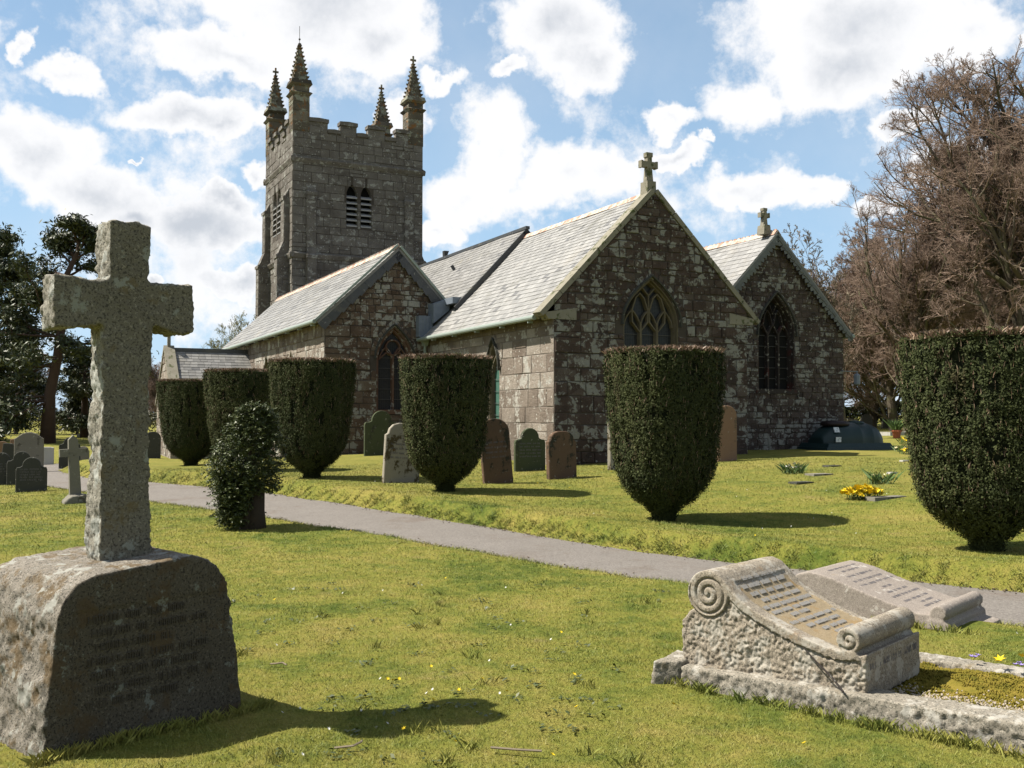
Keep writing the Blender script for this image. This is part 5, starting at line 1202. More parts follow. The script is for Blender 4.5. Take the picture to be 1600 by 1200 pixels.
lv = blades(np.c_[(rng.random((160, 2))-.5)*.25, np.full(160, .3)], .45, .03, .35); mesh_np('shrub', lv[0], lv[1], M['green'], fpo, rnd=rng.random(len(lv[1])))

# single small flowers in the grass: tiny copies sharing one mesh
def tiny(kind, mat, spots, size, label, group, h=.03):
    v, f = petals(np.array([[0, 0, h]]), size); me = None
    for (x, y, z) in spots:
        if me is None: o = mesh_np(kind, v, f, M[mat], rnd=np.full(len(f), .5)); me = o.data
        else: o = link(bpy.data.objects.new(kind, me))
        o.location = (x, y, z); o.rotation_euler = (0, 0, random.uniform(0, 6)); tag(o, label, 'flower', group)
def grass_spots(n, rect):
    out = []
    while len(out) < n:
        px = random.uniform(rect[0], rect[2]); py = random.uniform(rect[1], rect[3]); p = onz(px, py, 0)
        p = onz(px, py, gz(p[0], p[1])); d_, s_ = path_dist(p[0:1], p[1:2])
        if d_[0] < .15: continue
        if abs(p[0]-K0[0]-1) < 2 and p[1] < 8.2 and p[0] > .6: continue
        if p[0] < -1.3 and 4.3 < p[1] < 6.6: continue
        out.append((p[0], p[1], gz(p[0], p[1])))
    return out
def at(px, py): p = onz(px, py, 0); return (p[0], p[1], gz(p[0], p[1]))
tiny('dandelion', 'yellow', [at(606, 1069), at(624, 1070), at(452, 1009), at(521, 1023), at(792, 1093), at(589, 1037), at(1093, 1078), at(1180, 862), at(877, 996), at(548, 838), at(1053, 1110), at(1256, 1172)]+grass_spots(14, (380, 860, 1060, 1190)), .017, 'tiny yellow flower open in the mown lawn', 'yellow flowers dotted over the lawn')
tiny('daisy', 'white', grass_spots(46, (10, 745, 1200, 1150))+grass_spots(30, (1140, 715, 1400, 850))+[at(1033, 907), at(1543, 1000), at(1589, 1002), at(473, 1192)], .009, 'tiny white daisy in the short grass', 'daisies dotted over the grass')
tiny('daisy_clump', 'yellow', [(p_[0], p_[1], gz(p_[0], p_[1])) for p_ in [onz(x, y, .35) for x, y in ((955, 738), (940, 736), (902, 742), (890, 752), (820, 741), (1380, 702), (1372, 704), (1268, 704), (840, 748), (1225, 706), (1030, 733))]], .03, 'small yellow primrose in the grass below the church wall', 'primroses by the church')
tiny('dandelion', 'yellow', [tuple(onz(1562, 1044, .13))], .034, 'big yellow dandelion in the moss of the kerbed grave', 'dandelions in the kerbed grave', .05)
tiny('dandelion', 'yellow', [tuple(onz(1597, 1038, .14))], .024, 'yellow dandelion on the far kerb at the right edge', 'dandelions in the kerbed grave', .05)
tiny('viola', 'purple', [tuple(onz(x_, y_, .13)) for x_, y_ in ((1518, 1036), (1524, 1037), (1528, 1034), (1587, 1049), (1593, 1046), (1596, 1050))], .017, 'little mauve viola on the moss by the far kerb', 'mauve violas in the kerbed grave', .04)
def twig(px, py, pts, label, r=.006):
    x, y, z = at(px, py); w = MB(); w.tube([(x+a, y+b, z+.02+c) for a, b, c in pts], r, 5); tag(w.build('fallen_twig', M['twig_pale']), label, 'twig')
twig(436, 1041, [(-.06, .02, 0), (-.02, .01, .005), (.02, .012, .01), (.05, -.01, 0)], 'short pale twig lying on the grass right of the plinth')
twig(553, 1172, [(-.09, -.02, .0), (.0, -.02, .01), (.035, .01, .02), (.03, .05, .01)], 'curved reddish twig on the grass below the cross shadow')
twig(780, 1180, [(-.04, .02, .01), (.08, -.01, .01), (.2, -.03, .01)], 'thin twig at the bottom edge of the lawn')

# ---------------------------------------------------------------- foliage helpers
def unit(v): return v/np.maximum(np.linalg.norm(v, axis=1, keepdims=True), 1e-9)
def leaf_quads(C, Nv, size, aspect=1.6, jit=.6):
    """one diamond leaf per centre, facing roughly along Nv"""
    n = len(C); Nv = unit(Nv+rng.normal(0, jit, (n, 3))); T = unit(np.cross(Nv, rng.normal(0, 1, (n, 3)))); B = np.cross(Nv, T)
    s = (np.asarray(size)*rng.uniform(.6, 1.3, n))[:, None]
    V = np.stack([C-T*s*aspect*.5, C-B*s*.4+Nv*s*.08, C+T*s*aspect*.5, C+B*s*.4+Nv*s*.08], 1).reshape(-1, 3)
    return V, np.arange(4*n).reshape(-1, 4)
# ---------------------------------------------------------------- clipped yews
def yew_meshes(seed, detail):
    global rng
    rng = np.random.default_rng(seed)
    RAD, HT = .86, 2.42
    zs_ = [0, .22, .31, .42, .57, .76, .97, 1.2, 1.5, 1.8, 2.1, 2.3, 2.40, 2.42]; rs_ = [.12, .15, .27, .43, .57, .665, .715, .75, .785, .81, .835, .85, .84, .80]
    def rad(z, a):
        P = np.c_[np.cos(a)*2.2, np.sin(a)*2.2, z*.55]; Q = np.c_[np.cos(a)*RAD, np.sin(a)*RAD, z]
        r = np.interp(z, zs_, rs_); sq = 1+.035*np.cos(4*(a+.35))
        return r*sq*(1+.042*vn(P+seed, 1.6, 2)+.045*vn(np.c_[Q[:, 0]*9, Q[:, 1]*9, Q[:, 2]*1.6]+seed, 1, 2)+.028*vn(Q*11, 1, 2))
    # core
    na, nz_ = 96, 60; A = np.linspace(0, 2*np.pi, na, endpoint=False); Zc = np.linspace(0, HT-.03, nz_); AA, ZZ = np.meshgrid(A, Zc); rr = rad(ZZ.ravel(), AA.ravel())-.045
    V = np.c_[rr*np.cos(AA.ravel()), rr*np.sin(AA.ravel()), ZZ.ravel()]; idx = np.arange(na*nz_).reshape(nz_, na); F = np.stack([idx[:-1], np.roll(idx, -1, 1)[:-1], np.roll(idx, -1, 1)[1:], idx[1:]], -1).reshape(-1, 4)
    V = np.r_[V, [[0, 0, HT-.03]]]; top = np.stack([idx[-1], np.roll(idx[-1], -1), np.full(na, na*nz_), np.full(na, na*nz_)], -1)
    core = (V, F, top[:, :3])
    # leaves: clusters of little diamonds over the skin
    nc = detail; z = rng.beta(1.15, 1.0, nc)*(HT); a = rng.uniform(0, 2*np.pi, nc); r = rad(z, a); C = np.c_[r*np.cos(a), r*np.sin(a), z]; Nr = np.c_[np.cos(a), np.sin(a), np.where(z < .6, -.6, .1)]
    dens = vn(np.c_[C[:, :2]*11, C[:, 2]*3.2]+seed, 1, 2); keep = dens > -.33; C, Nr, dens = C[keep], Nr[keep], dens[keep]
    k = 7; C2 = np.repeat(C, k, 0)+rng.normal(0, .018, (len(C)*k, 3)); N2 = np.repeat(Nr, k, 0); C2 = C2+N2*rng.uniform(-.05, .022, len(C2))[:, None]
    V1, F1 = leaf_quads(C2, N2, .0195, 1.6, .5); r1 = np.repeat(rng.random(len(C)), k)*.6+rng.random(len(C2))*.3
    # flat top and its brown sprigs
    nt = int(detail*.45); rr = np.sqrt(rng.random(nt))*.84; a = rng.uniform(0, 2*np.pi, nt); Ct = np.c_[rr*np.cos(a), rr*np.sin(a), HT-.02+.06*vn(np.c_[rr*np.cos(a), rr*np.sin(a), np.zeros(nt)], 5, 2)+rng.normal(0, .012, nt)]
    V2, F2 = leaf_quads(np.repeat(Ct, 3, 0)+rng.normal(0, .015, (nt*3, 3)), np.tile([0, 0, 1.], (nt*3, 1)), .024, 1.5, .8)
    nb = 9000; rb = .86*np.sqrt(rng.random(nb)*.75+.25); a = rng.uniform(0, 2*np.pi, nb); rmax = rad(np.full(nb, HT-.04), a)+.01; rb = np.minimum(rb, rmax); Cb = np.c_[rb*np.cos(a), rb*np.sin(a), np.full(nb, HT-.03)]
    V3, F3 = blades(Cb, .085, .018, .5)
    ns = 1500; z = rng.uniform(.5, HT, ns); a = rng.uniform(0, 2*np.pi, ns); r = rad(z, a)+.012; Cs = np.c_[r*np.cos(a), r*np.sin(a), z]; V4, F4 = blades(Cs, .09, .007, .22)
    return core, (np.r_[V1, V2], np.r_[F1, F2+len(V1)], np.r_[r1, .45+.5*rng.random(len(F2))]), (np.r_[V3, V4], np.r_[F3, F4+len(V3)])
ym = []
for sd, dt in ((3, 21000), (8, 18000)):
    core, lv, tp_ = yew_meshes(sd, dt); ym.append((core, lv, tp_))
def make_yew(i):
    core, lv, tp_ = ym[i]; e = empty('clipped_yew')
    c = mesh_np('core', core[0], np.r_[core[1], np.c_[core[2], core[2][:, :1]]][:len(core[1])], M['yewcore'], e, rnd=np.full(len(core[1]), .5), smooth=True)
    mesh_np('foliage', lv[0], lv[1], M['yew'], e, rnd=lv[2]); mesh_np('brown_tips', tp_[0], tp_[1], M['yewtip'], e, rnd=rng.random(len(tp_[1])))
    w = MB(); w.tube([(0, 0, -.25), (.02, 0, .15), (0, .02, .5)], [.17, .12, .10], 10); w.build('trunk', M['stump'], e); return e
def copy_thing(src):
    r = src.copy(); sc.collection.objects.link(r)
    for ch in list(src.children):
        c = ch.copy(); sc.collection.objects.link(c); c.parent = r
        for g in list(ch.children): q = g.copy(); sc.collection.objects.link(q); q.parent = c
    return r
yews = [make_yew(0), make_yew(1)]
ypos = [(2.22, 14.55, -.03, 2.66, .985, 0, 'clipped yew directly in front of the large east window of the chancel'),
        (-1.22, 18.2, .10, 2.62, 1.0, 1, 'clipped yew in front of the downpipe corner, third tall one from the right'),
        (-4.17, 20.7, .14, 2.62, 1.0, 0, 'clipped yew in front of the left gable, directly right of the shaggy young yew'),
        (-6.42, 23.7, .17, 2.55, 1.02, 1, 'clipped yew half hidden behind the shaggy young yew'),
        (-8.72, 27.0, .18, 2.48, 1.0, 0, 'farthest clipped yew, in front of the porch roof'),
        (5.36, 11.25, -.06, 2.60, 1.05, 1, 'nearest and widest clipped yew, cut by the right edge of the photo')]
used = set()
for k, (x, y, z, h, s, v, lab) in enumerate(ypos):
    o = yews[v] if v not in used else copy_thing(yews[v]); used.add(v)
    o.location = (x, y, gz(x, y)-.11); o.scale = (s, s, (h-.09)/2.42); o.rotation_euler = (0, 0, (0, 1.1, 2.3, 4.0, 5.2, .4)[k]); tag(o, lab, 'clipped yew', 'row of clipped yews beside the path')
# ---------------------------------------------------------------- shaggy young yew on an old stump
def sprays(centers, dirs, L, n, size, droop=.4):
    """feathery sprays: leaflets both sides of a short stem"""
    C = []; Nn_ = []
    for c, d_ in zip(centers, dirs):
        l = L*rng.uniform(.6, 1.3); t = np.linspace(0.05, 1, n)[:, None]; p = c+d_*l*t; p[:, 2] -= droop*l*(t[:, 0]**2)
        sd = np.cross(d_, [0, 0, 1]); sd = sd/(np.linalg.norm(sd)+1e-6)
        for sg in (-1, 1): C.append(p+sd*sg*size*.5+rng.normal(0, size*.25, p.shape)); Nn_.append(np.tile([0, 0, 1.], (n, 1))+rng.normal(0, .3, (n, 3)))
    return np.concatenate(C), np.concatenate(Nn_)
rng = np.random.default_rng(21)
bx, by, bz = at(388, 830); sap = tag(empty('young_yew', (bx, by, bz)), 'shaggy young yew growing round an old stump beside the path', 'young yew')
n = 3300; t = rng.random(n); z = .18+1.52*t; rmax = np.interp(z, [.1, .35, .6, .9, 1.1, 1.3, 1.5, 1.72], [.25, .27, .36, .43, .37, .30, .22, .07]); a = rng.uniform(0, 2*np.pi, n); r = rmax*np.sqrt(rng.uniform(.25, 1, n))*(1+.55*vn(np.c_[np.cos(a), np.sin(a), z*1.5], 2.6, 2))
C = np.c_[r*np.cos(a)-.05+.12*(z > 1.2), r*np.sin(a), z]; low = rng.random(n) < .36; C[low] = np.c_[rng.normal(-.15, .13, low.sum()), rng.normal(-.02, .12, low.sum()), rng.uniform(.04, .75, low.sum())]; keep = ~((C[:, 2] < .50) & (C[:, 0] > .06) & (C[:, 1] < .3)); C = C[keep]; a = a[keep]; z = z[keep]
D = unit(np.c_[np.cos(a), np.sin(a), .45+rng.normal(0, .4, len(a))]); P_, N_ = sprays(C, D, .15, 9, .024)
V, F = leaf_quads(P_, N_, .022, 2.1, .5); mesh_np('foliage', V, F, M['sapling'], sap, rnd=rng.random(len(F)))
w = MB(); w.tube([(.10, -.02, -.1), (.09, .0, .25), (.10, .02, .62)], [.17, .135, .12], 12); w.tube([(-.02, -.12, -.1), (.0, -.1, .3), (.0, -.08, .66)], [.08, .065, .06], 8); w.tube([(.1, .02, .55), (.02, .0, 1.2), (.0, 0, 1.6)], [.06, .04, .015], 8); w.build('stump', M['stump'], sap, True)

# ---------------------------------------------------------------- trees
def grow(P, D, L, Rr, K, curv, up, taper=.45, gx=None):
    """P,D (n,3); returns segments and node tables"""
    n = len(P); nodes = [P]; dirs = [D]; rad = [Rr]
    for k in range(K):
        D = unit(D+rng.normal(0, curv, (n, 3))+np.array([0, 0, up])); P = P+D*(L/K)[:, None]; nodes.append(P); dirs.append(D); rad.append(Rr*(1-(1-taper)*(k+1)/K))
    return np.stack(nodes, 1), np.stack(dirs, 1), np.stack(rad, 1)
def segs_of(N, Rd): return np.concatenate([N[:, :-1].reshape(-1, 3), N[:, 1:].reshape(-1, 3), Rd[:, :-1].reshape(-1, 1), Rd[:, 1:].reshape(-1, 1)], 1)
def spawn(N, Dn, Rd, Ls, per, tmin, ang, ratio, rr, flat=0, upb=0, tmax=1.0):
    n, K1 = N.shape[:2]; t = rng.uniform(tmin, tmax, (n, per)); pos = t*(K1-1); i = np.minimum(pos.astype(int), K1-2); f = (pos-i)[..., None]; row = np.arange(n)[:, None]
    P = (N[row, i]*(1-f)+N[row, i+1]*f).reshape(-1, 3); D = (Dn[row, i+1]).reshape(-1, 3); Rp = (Rd[row, i]*(1-f[..., 0])+Rd[row, i+1]*f[..., 0]).ravel()
    q = rng.normal(0, 1, D.shape); q[:, 2] *= (1-flat); q = unit(q-D*(q*D).sum(1, keepdims=True)); an = rng.normal(ang, .22, len(D))[:, None]; D2 = unit(D*np.cos(an)+q*np.sin(an)+np.array([0, 0, upb]))
    L2 = (np.repeat(Ls, per)*ratio*(1.25-.75*t.ravel())*rng.uniform(.6, 1.25, len(P)))
    return P, D2, L2, np.minimum(Rp*.8, rr*rng.uniform(.8, 1.2, len(P)))
def prism_mesh(name, S, mat, parent, k=3):
    A, B, ra, rb = S[:, :3], S[:, 3:6], S[:, 6], S[:, 7]; n = len(S); T = unit(B-A); U = unit(np.cross(T, np.where(np.abs(T[:, 2:3]) > .9, [[1., 0, 0]], [[0, 0, 1.]]))); W = np.cross(T, U); V = []
    for P, r in ((A, ra), (B, rb)):
        for q in range(k): an = 2*math.pi*q/k; V.append(P+(U*math.cos(an)+W*math.sin(an))*r[:, None])
    V = np.stack(V, 1).reshape(-1, 3); b = (2*k)*np.arange(n)[:, None]; F = np.concatenate([b+np.array([q, (q+1) % k, k+(q+1) % k, k+q]) for q in range(k)], 1).reshape(-1, 4)
    return mesh_np(name, V, F, mat, parent, rnd=np.repeat(rng.random(n), k))
def bare_tree(name, seed, H_, trunk, limbs, spread, per=(12, 9, 8, 7, 5), fork=.28, twig='twig', up=(.10, .06, .03, .02, .02), twr=.011, flat=.35, lean=(0, 0)):
    global rng
    rng = np.random.default_rng(seed); e = empty(name)
    P = np.array([[0, 0, -.5]]); D = unit(np.array([[lean[0], lean[1], 1.0]])); N0, D0, R0 = grow(P, D, np.array([H_*.78]), np.array([trunk]), 10, .07, .05, .25)
    L0 = np.array([H_*.78]); thick = [segs_of(N0, R0)]; thin = []
    P, D, L, Rr = spawn(N0, D0, R0, L0, limbs, fork, spread, .66, trunk*.27, .0, .12, .98); N1, D1, R1 = grow(P, D, L, Rr, 8, .13, up[0], .3); thick.append(segs_of(N1, R1))
    P, D, L2, Rr = spawn(N1, D1, R1, L, per[1], .2, .75, .48, trunk*.13, flat, .05); N2, D2, R2 = grow(P, D, L2, Rr, 6, .18, up[1], .35); thick.append(segs_of(N2, R2))
    P, D, L3, Rr = spawn(N2, D2, R2, L2, per[2], .2, .75, .5, trunk*.055, flat, .03); N3, D3, R3 = grow(P, D, L3, Rr, 4, .20, up[2], .45); thin.append(segs_of(N3, np.maximum(R3, twr*1.3)))
    P, D, L4, Rr = spawn(N3, D3, R3, L3, per[3], .15, .7, .55, trunk*.035, flat, .02); N4, D4, R4 = grow(P, D, L4, Rr, 3, .2, up[3], .5); thin.append(segs_of(N4, np.maximum(R4, twr)))
    P, D, L5, Rr = spawn(N4, D4, R4, L4, per[4], .15, .65, .6, trunk*.02, flat, .02); N5, D5, R5 = grow(P, D, L5, Rr, 1, .2, up[4], .6); thin.append(segs_of(N5, np.maximum(R5*.7, twr*.7)))
    prism_mesh('trunk', np.concatenate(thick), M['beech'], e, 6); prism_mesh('crown', np.concatenate(thin), M[twig], e, 3)
    return e
beA = bare_tree('beech_tree', 4, 17.5, .46, 38, .86, (0, 10, 8, 6, 5), .14, up=(.13, .09, .05, .04, .04), twr=.0075)
beB = bare_tree('beech_tree', 9, 14.0, .36, 30, .85, (0, 9, 8, 6, 5), .06, up=(.11, .08, .05, .04, .04), twr=.009)
thinT = bare_tree('sparse_tree', 14, 9.6, .10, 14, .5, (0, 6, 5, 4, 3), .12, 'twig_pale', (.14, .12, .08, .05, .03), .013, .0)
budT = bare_tree('budding_tree', 17, 14.0, .16, 14, .6, (0, 6, 5, 4, 4), .3, 'twig_green', (.14, .10, .06, .05, .03), .014, .0)
def place(src, x, y, s, rz, label, cat, group, first, zoff=0, sz=None):
    o = src if first else copy_thing(src); o.location = (x, y, float(ground_base([x], [y])[0])-.05+zoff); o.scale = (s, s, sz or s); o.rotation_euler = (0, 0, rz); return tag(o, label, cat, group)
G1 = 'bare beech trees on the right'
place(beA, 21.4, 41.5, .97, 2.4, 'tallest bare beech with thick mossy limbs, at the right edge above the nearest yew', 'beech tree', G1, True)
place(beB, 15.6, 57, .60, 2.2, 'low spreading bare tree showing just right of the church corner', 'beech tree', G1, True)
for x, y, s, rz, src, lab in [(18.8, 47, .68, 1.1, beA, 'medium bare beech filling the slope of the crown line toward the church'),(26.4, 46.5, .86, 3.4, beA, 'bare beech standing beyond the right edge of the photo'),(20.4, 53, .78, 1.0, beB, 'bare tree with reddish twigs filling the gap left of the tallest beech'),
        (24.6, 58, .80, 4.1, beB, 'bare beech deep behind the tallest beech, its crown seen through it'),(20.2, 66, .72, 5.2, beB, 'distant bare tree low behind the gap beside the church'),
        (30, 62, .88, 2.9, beB, 'far bare beech near the right edge, behind the others'),(26, 72, .8, .2, beB, 'farthest bare tree in the brown mass on the right'),(22.5, 62, .80, 3.7, beB, 'middle one of the bare trees in the reddish mass behind the oil tank'),
        (18.6, 60, .62, .9, beB, 'small bare tree whose branches sweep down beside the church corner'), (23.3, 52, .66, 5.6, beB, 'bare tree close behind the left side of the tallest beech'), (28.5, 55, .76, 1.4, beB, 'bare tree close behind the right side of the tallest beech')]:
    place(src, x, y, s, rz, lab, 'beech tree', G1, False)
place(thinT, 13.7, 41, .88, .3, 'slender sparse bare tree rising behind the right gable', 'tree', None, True)
place(budT, -4.1, 76, .92, .3, 'budding tree whose top twigs show above the nave roof', 'tree', 'budding trees behind the church', True)
place(budT, -24.6, 84, .74, 1.9, 'budding tree whose top shows left of the aisle roof', 'tree', 'budding trees behind the church', False)
G2 = 'bare trees far behind on the left'
for x, y, s, rz, lab in [(-30.5, 86, .46, .4, 'brown bare tree far behind, between pine trunk and granite cross'),(-36, 88, .50, 1.9, 'brown bare tree behind the pine trunk'),(-26.8, 88, .46, 3.0, 'brown bare tree seen just right of the granite cross'),(-42, 84, .55, 4.4, 'brown bare tree behind the left pines'),(-48, 86, .6, 5.1, 'brown bare tree at the far left edge'),(-33, 96, .5, 2.2, 'farthest brown bare tree on the left')]:
    place(beB, x, y, s, rz, lab, 'tree', G2, False)
for x, y, s, rz, lab in [(-60, 84, .7, .9, 'brown bare tree in the left boundary, outside the frame edge'), (-72, 86, .8, 2.7, 'larger brown bare tree in the left boundary, outside the frame'), (-86, 84, .7, 4.0, 'brown bare tree in the far left boundary, well outside the frame'), (-102, 86, .85, 5.5, 'last brown bare tree in the far left boundary')]:
    place(beB, x, y, s, rz, lab, 'tree', G2, False)
# pines
def pine(name, seed, trunk_pts, r0, tiers, label, dens=1.0, needle=.13):
    global rng
    rng = np.random.default_rng(seed); x0, y0 = trunk_pts[0][:2]; zb = float(ground_base([x0], [y0])[0]); e = tag(empty(name, (x0, y0, zb-.1)), label, 'pine tree', 'dark pines on the left')
    T_ = np.array([(a-x0, b-y0, c) for a, b, c in trunk_pts]); n = len(T_); w = MB(); w.tube([tuple(p) for p in T_], [r0*(1-.75*i/(n-1))*(1.35 if i == 0 else 1) for i in range(n)], 10); w.build('trunk', M['pinebark'], e, True)
    segs = []; tufts = []
    zz = T_[:, 2]
    for (z0, z1, nb, Lb, el, skew) in tiers:
        for _ in range(nb):
            z = rng.uniform(z0, z1); p = np.array([np.interp(z, zz, T_[:, 0]), np.interp(z, zz, T_[:, 1]), z]); a = rng.uniform(0, 2*np.pi); d_ = np.array([math.cos(a)+skew, math.sin(a)*.8, el+rng.normal(0, .15)]); d_ /= np.linalg.norm(d_); L_ = Lb*rng.uniform(.55, 1.15)
            N1, D1, R1 = grow(p[None], d_[None], np.array([L_]), np.array([.09]), 6, .22, .03, .3); segs.append(segs_of(N1, R1))
            P, D, L2, R2 = spawn(N1, D1, R1, np.array([L_]), 9, .3, .8, .42, .035, .4, .05); N2, D2, R2b = grow(P, D, L2, R2, 3, .25, .05, .4); segs.append(segs_of(N2, R2b)); tufts.append(N2[:, 1:].reshape(-1, 3)); tufts.append(N1[:, 4:].reshape(-1, 3))
    prism_mesh('branches', np.concatenate(segs), M['pinebark'], e, 4)
    Tf = np.concatenate(tufts); k = int(26*dens); sz = rng.uniform(.6, 1.25, len(Tf))[:, None, None]*np.array([.48, .48, .20]); C = (Tf[:, None, :]+rng.normal(0, 1, (len(Tf), k, 3))*sz*.62).reshape(-1, 3); V, F = leaf_quads(C, np.tile([0, 0, 1.], (len(C), 1)), needle, 2.6, .9)
    mesh_np('needles', V, F, M['pine'], e, rnd=np.clip(np.repeat(rng.random(len(Tf)), k)*.6+rng.random(len(F))*.4, 0, 1)); return e
pine('pine_tree', 31, [(-27.6,59,-.3),(-27.5,59,3),(-27.1,59,5),(-26.8,59,7.4),(-26.9,59,9.5),(-26.0,59,11.4),(-25.8,59,12.6)], .36,
     [(10.6, 12.6, 10, 2.4, .35, 0), (8.2, 10.4, 8, 3.0, .15, -.3), (7.8, 9.2, 4, 2.2, .1, .4), (4.5, 8, 10, 4.2, .0, -.9), (2.5, 5, 5, 3.8, -.1, -1.2)], 'tall Scots pine with a bare reddish trunk, directly left of the granite cross', 1.0)
pine('pine_tree', 35, [(-33.5,62,-.3),(-33.3,62,4),(-33.0,62,8),(-33.2,62,11),(-33,62,12.8)], .34, [(9.5, 12.6, 13, 3.2, .3, .1), (6, 10, 14, 4.0, .1, 0), (2.5, 6, 12, 4.2, -.05, .2)], 'dense dark pine at the left edge', 1.1)
pine('pine_tree', 38, [(-38,66,-.3),(-38,66,6),(-37.6,66,12)], .34, [(7, 12, 14, 4.2, .2, 0), (2.5, 7, 12, 4.4, 0, 0)], 'dark pine mostly cut off by the left edge', 1.0)
pine('pine_tree', 41, [(-31.0,72,-.3),(-31,72,4),(-31,72,6.6)], .25, [(3.5, 6.6, 12, 3.0, .2, 0), (1.0, 4, 12, 3.2, 0, 0)], 'low dark pine behind the tall pine trunk', 1.0)
# small conifer far off
rng = np.random.default_rng(5); e = tag(empty('fir_tree', (-35.9, 82, 0)), 'small pointed fir far away between the pine trunk and the granite cross', 'fir tree')
n = 6000; z = rng.uniform(.8, 7.4, n); lay = .75+.25*np.cos(z*9); r = (7.6-z)*.27*lay*np.sqrt(rng.uniform(.1, 1, n)); a = rng.uniform(0, 6.28, n); V, F = leaf_quads(np.c_[r*np.cos(a), r*np.sin(a), z-r*.25], np.tile([0, 0, 1.], (n, 1)), .17, 2, .8); mesh_np('foliage', V, F, M['pine'], e, rnd=rng.random(n))
w = MB(); w.tube([(0, 0, -.2), (0, 0, 7)], [.14, .02], 6); w.build('trunk', M['pinebark'], e)
# hedge and low bushes along the boundaries
def bushes(name, x0, y0, x1, y1, wd, h, n, mat, label, cat='hedge', lf=.14):
    cx, cy = (x0+x1)/2, (y0+y1)/2; zb = float(ground_base([cx], [cy])[0]); t = rng.random(n); an = math.atan2(y1-y0, x1-x0); ph = vn(np.c_[t*abs(x1-x0)*1.5, np.zeros(n), np.zeros(n)]+x0, 1, 2); hh = h*(1+.28*ph); z = hh*np.sqrt(rng.random(n)); o_ = rng.normal(0, wd*.33, n)*(1-.4*z/hh)
    C = np.c_[x0+(x1-x0)*t-math.sin(an)*o_-cx, y0+(y1-y0)*t+math.cos(an)*o_-cy, ground_base(x0+(x1-x0)*t, y0+(y1-y0)*t)-zb+z]; V, F = leaf_quads(C, np.tile([0, -.4, .8], (n, 1)), lf, 1.4, .9); o = mesh_np(name, V, F, M[mat], rnd=rng.random(n)); o.location = (cx, cy, zb); return tag(o, label, cat)
bushes('hedge', 16, 66, 44, 64, 1.6, 1.5, 26000, 'hedge', 'low dark green hedge along the far side of the churchyard on the right')
bushes('hedge', -125, 80, -24, 80, 2.2, 2.0, 60000, 'bush', 'brownish green undergrowth hedge along the far left boundary')
bushes('shrub', -31.2, 57.5, -29.6, 57.5, 1.4, .9, 5000, 'yew', 'very dark low shrub at the foot of the tall pine', 'shrub', .10)

# ---------------------------------------------------------------- grass
rng = np.random.default_rng(77)
def grass(n, r0, r1, h, w, name, label=None):
    r = r0*(r1/r0)**rng.random(n); a = rng.uniform(R(-40), R(38), n); X = r*np.sin(a); Y = r*np.cos(a); 
    d_, s_ = path_dist(X, Y); P = np.c_[X, Y, np.zeros(n)]; d_ = d_+.06*vn(P, 1.6, 3); keep = d_ > .0
    def local(o, ang): ca, sa = math.cos(ang), math.sin(ang); return (X-o[0])*ca+(Y-o[1])*sa, -(X-o[0])*sa+(Y-o[1])*ca
    s, d2 = local(PO, PA); keep &= ~((s > -.02) & (s < pp[-1][0]) & (d2 > .02) & (d2 < .84))
    s, d2 = local(K0, KAng); keep &= ~((s > -.1) & (s < 3.3) & (d2 > .0) & (d2 < 1.34)); s, d2 = local(Q0, KAng); keep &= ~((s > -LL-.1) & (s < .2) & (d2 > .03) & (d2 < .86))
    X, Y, P = X[keep], Y[keep], P[keep]; n = len(X); Z = ground_z(X, Y); long = 1+.9*np.clip(vn(P, 1.7, 2)-.15, 0, 1)+1.2*np.clip(1-np.abs(d_[keep]-.06)/.14, 0, 1)
    sc_ = np.maximum(1, r[keep]/6)**.8; a = rng.uniform(0, 6.28, n); hh = h*rng.uniform(.45, 1.3, n)*long*sc_**.5; ww = w*sc_*rng.uniform(.7, 1.3, n); ln = rng.normal(0, .7, (n, 2))*hh[:, None]
    C = np.c_[X, Y, Z-.004]; dx, dy = np.cos(a)*ww/2, np.sin(a)*ww/2
    V = np.stack([C+np.c_[-dx, -dy, 0*dx], C+np.c_[dx, dy, 0*dx], C+np.c_[ln, hh]], 1).reshape(-1, 3); F = np.arange(3*n).reshape(-1, 3)
    tag(mesh_np(name, V, F, M['blades'], rnd=rng.random(n)), kind='stuff')
grass(760000, 2.6, 26, .0165, .0042, 'grass')
_d, _s = path_dist([PC[60, 0]+Nn_p[60, 0]*2], [PC[60, 1]+Nn_p[60, 1]*2]); SIDE = -float(_s[0])
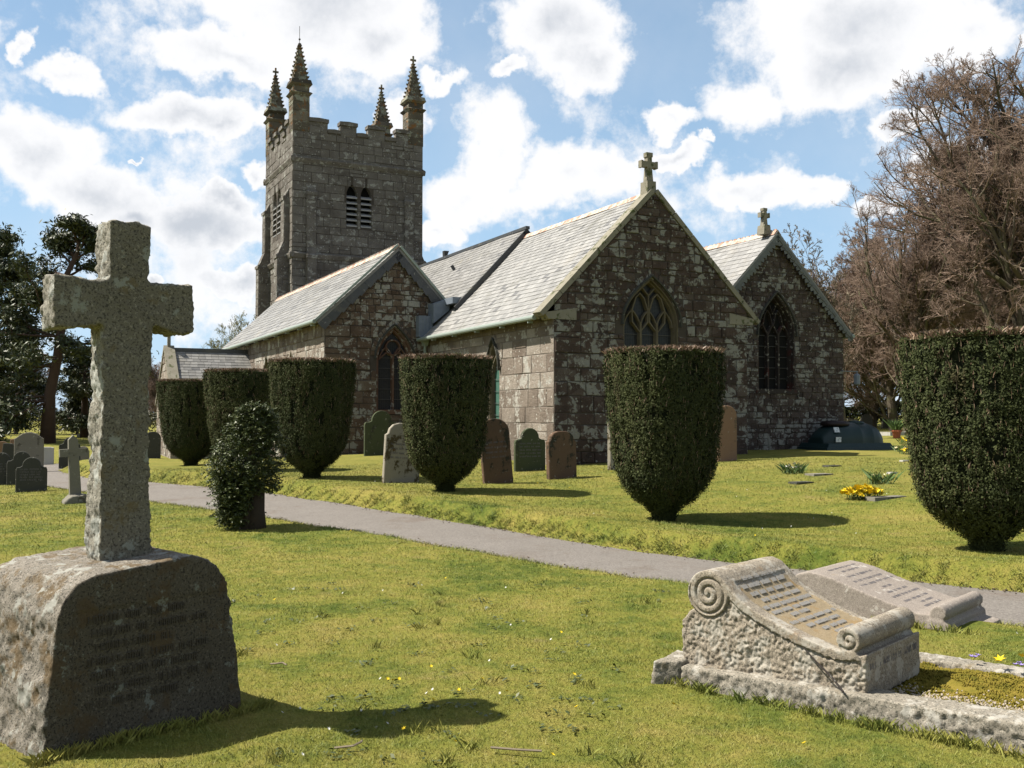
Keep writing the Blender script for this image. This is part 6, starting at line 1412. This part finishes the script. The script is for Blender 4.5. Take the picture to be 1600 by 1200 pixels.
# taller tufts round the stones and along the path edges
pts = []
for k in range(46): s = rng.uniform(-.1, pp[-1][0]+.1); pts.append((PO[0]+math.cos(PA)*s+math.sin(PA)*.03, PO[1]+math.sin(PA)*s-math.cos(PA)*.03))
for k in range(70): l = rng.uniform(-.15, 3.1); q = kf(l, -.03-rng.random()*.03, 0); pts.append(q[:2])
for k in range(26): q = qs(rng.uniform(-LL, .2), -.04, 0); pts.append(q[:2])
for k in range(90): r = rng.uniform(3, 9); a = rng.uniform(-.55, .5); q = np.array([r*math.sin(a), r*math.cos(a)]); pts.append(tuple(q)) if path_dist([q[0]], [q[1]])[0][0] > .1 and not (q[0] > .8 and q[1] < 8 and q[1] > 3.8) and not (-2.4 < q[0] < -1.2 and 4.5 < q[1] < 6.6) else None
bank = []
for k in range(1700):
    i = int(rng.integers(15, 185)); o_ = PH[i]+abs(rng.normal(.03, .08)); bank.append((PC[i, 0]-Nn_p[i, 0]*o_*SIDE+rng.normal(0, .04), PC[i, 1]-Nn_p[i, 1]*o_*SIDE+rng.normal(0, .04)))
pts = np.array(pts); k = 26; C = np.repeat(pts, k, 0)+rng.normal(0, .022, (len(pts)*k, 2)); Z = ground_z(C[:, 0], C[:, 1]); V, F = blades(np.c_[C, Z-.005], .062, .0045, .45)
tag(mesh_np('grass_tufts', V, F, M['blades'], rnd=np.repeat(rng.random(len(pts)), k*2)*.5), kind='stuff')
bank = np.array(bank); k = 22; C = np.repeat(bank, k, 0)+rng.normal(0, .035, (len(bank)*k, 2)); Z = ground_z(C[:, 0], C[:, 1]); V, F = blades(np.c_[C, Z-.005], .042, .007, .6)
tag(mesh_np('bank_grass', V, F, M['blades'], rnd=.55+.34*np.repeat(rng.random(len(bank)), k*2)), kind='stuff')
wr_ = rng.uniform(3.0, 9.5, 260); wa = rng.uniform(-.5, .48, 260); W2 = np.c_[wr_*np.sin(wa), wr_*np.cos(wa)]
kk = (path_dist(W2[:, 0], W2[:, 1])[0] > .15) & ~((W2[:, 0] > .7) & (W2[:, 1] < 8.3) & (W2[:, 1] > 3.2)) & ~((W2[:, 0] < -1.2) & (W2[:, 1] < 6.6)); W2 = W2[kk]
C = np.repeat(W2, 9, 0)+rng.normal(0, .035, (len(W2)*9, 2)); V, F = leaf_quads(np.c_[C, ground_z(C[:, 0], C[:, 1])+.014], np.tile([0, 0, 1.], (len(C), 1)), .022, 1.6, .35)
tag(mesh_np('lawn_weeds', V, F, M['sapling'], rnd=rng.random(len(F))), kind='stuff')
# leaf litter and crumbs of soil caught along the path edges
k = rng.integers(20, 190, 5200); sd = rng.choice([-1, 1], 5200); o_ = sd*(PH[k]-np.abs(rng.normal(0, .11, 5200))+.02); j = rng.uniform(-.09, .09, 5200)
lx = PC[k, 0]+Nn_p[k, 0]*o_+Tn_p[k, 0]*j; ly = PC[k, 1]+Nn_p[k, 1]*o_+Tn_p[k, 1]*j
bits('leaf_litter', np.c_[lx, ly, np.maximum(ground_z(lx, ly), ground_base(lx, ly)-.02)+.004], .013, M['earth'], .35)
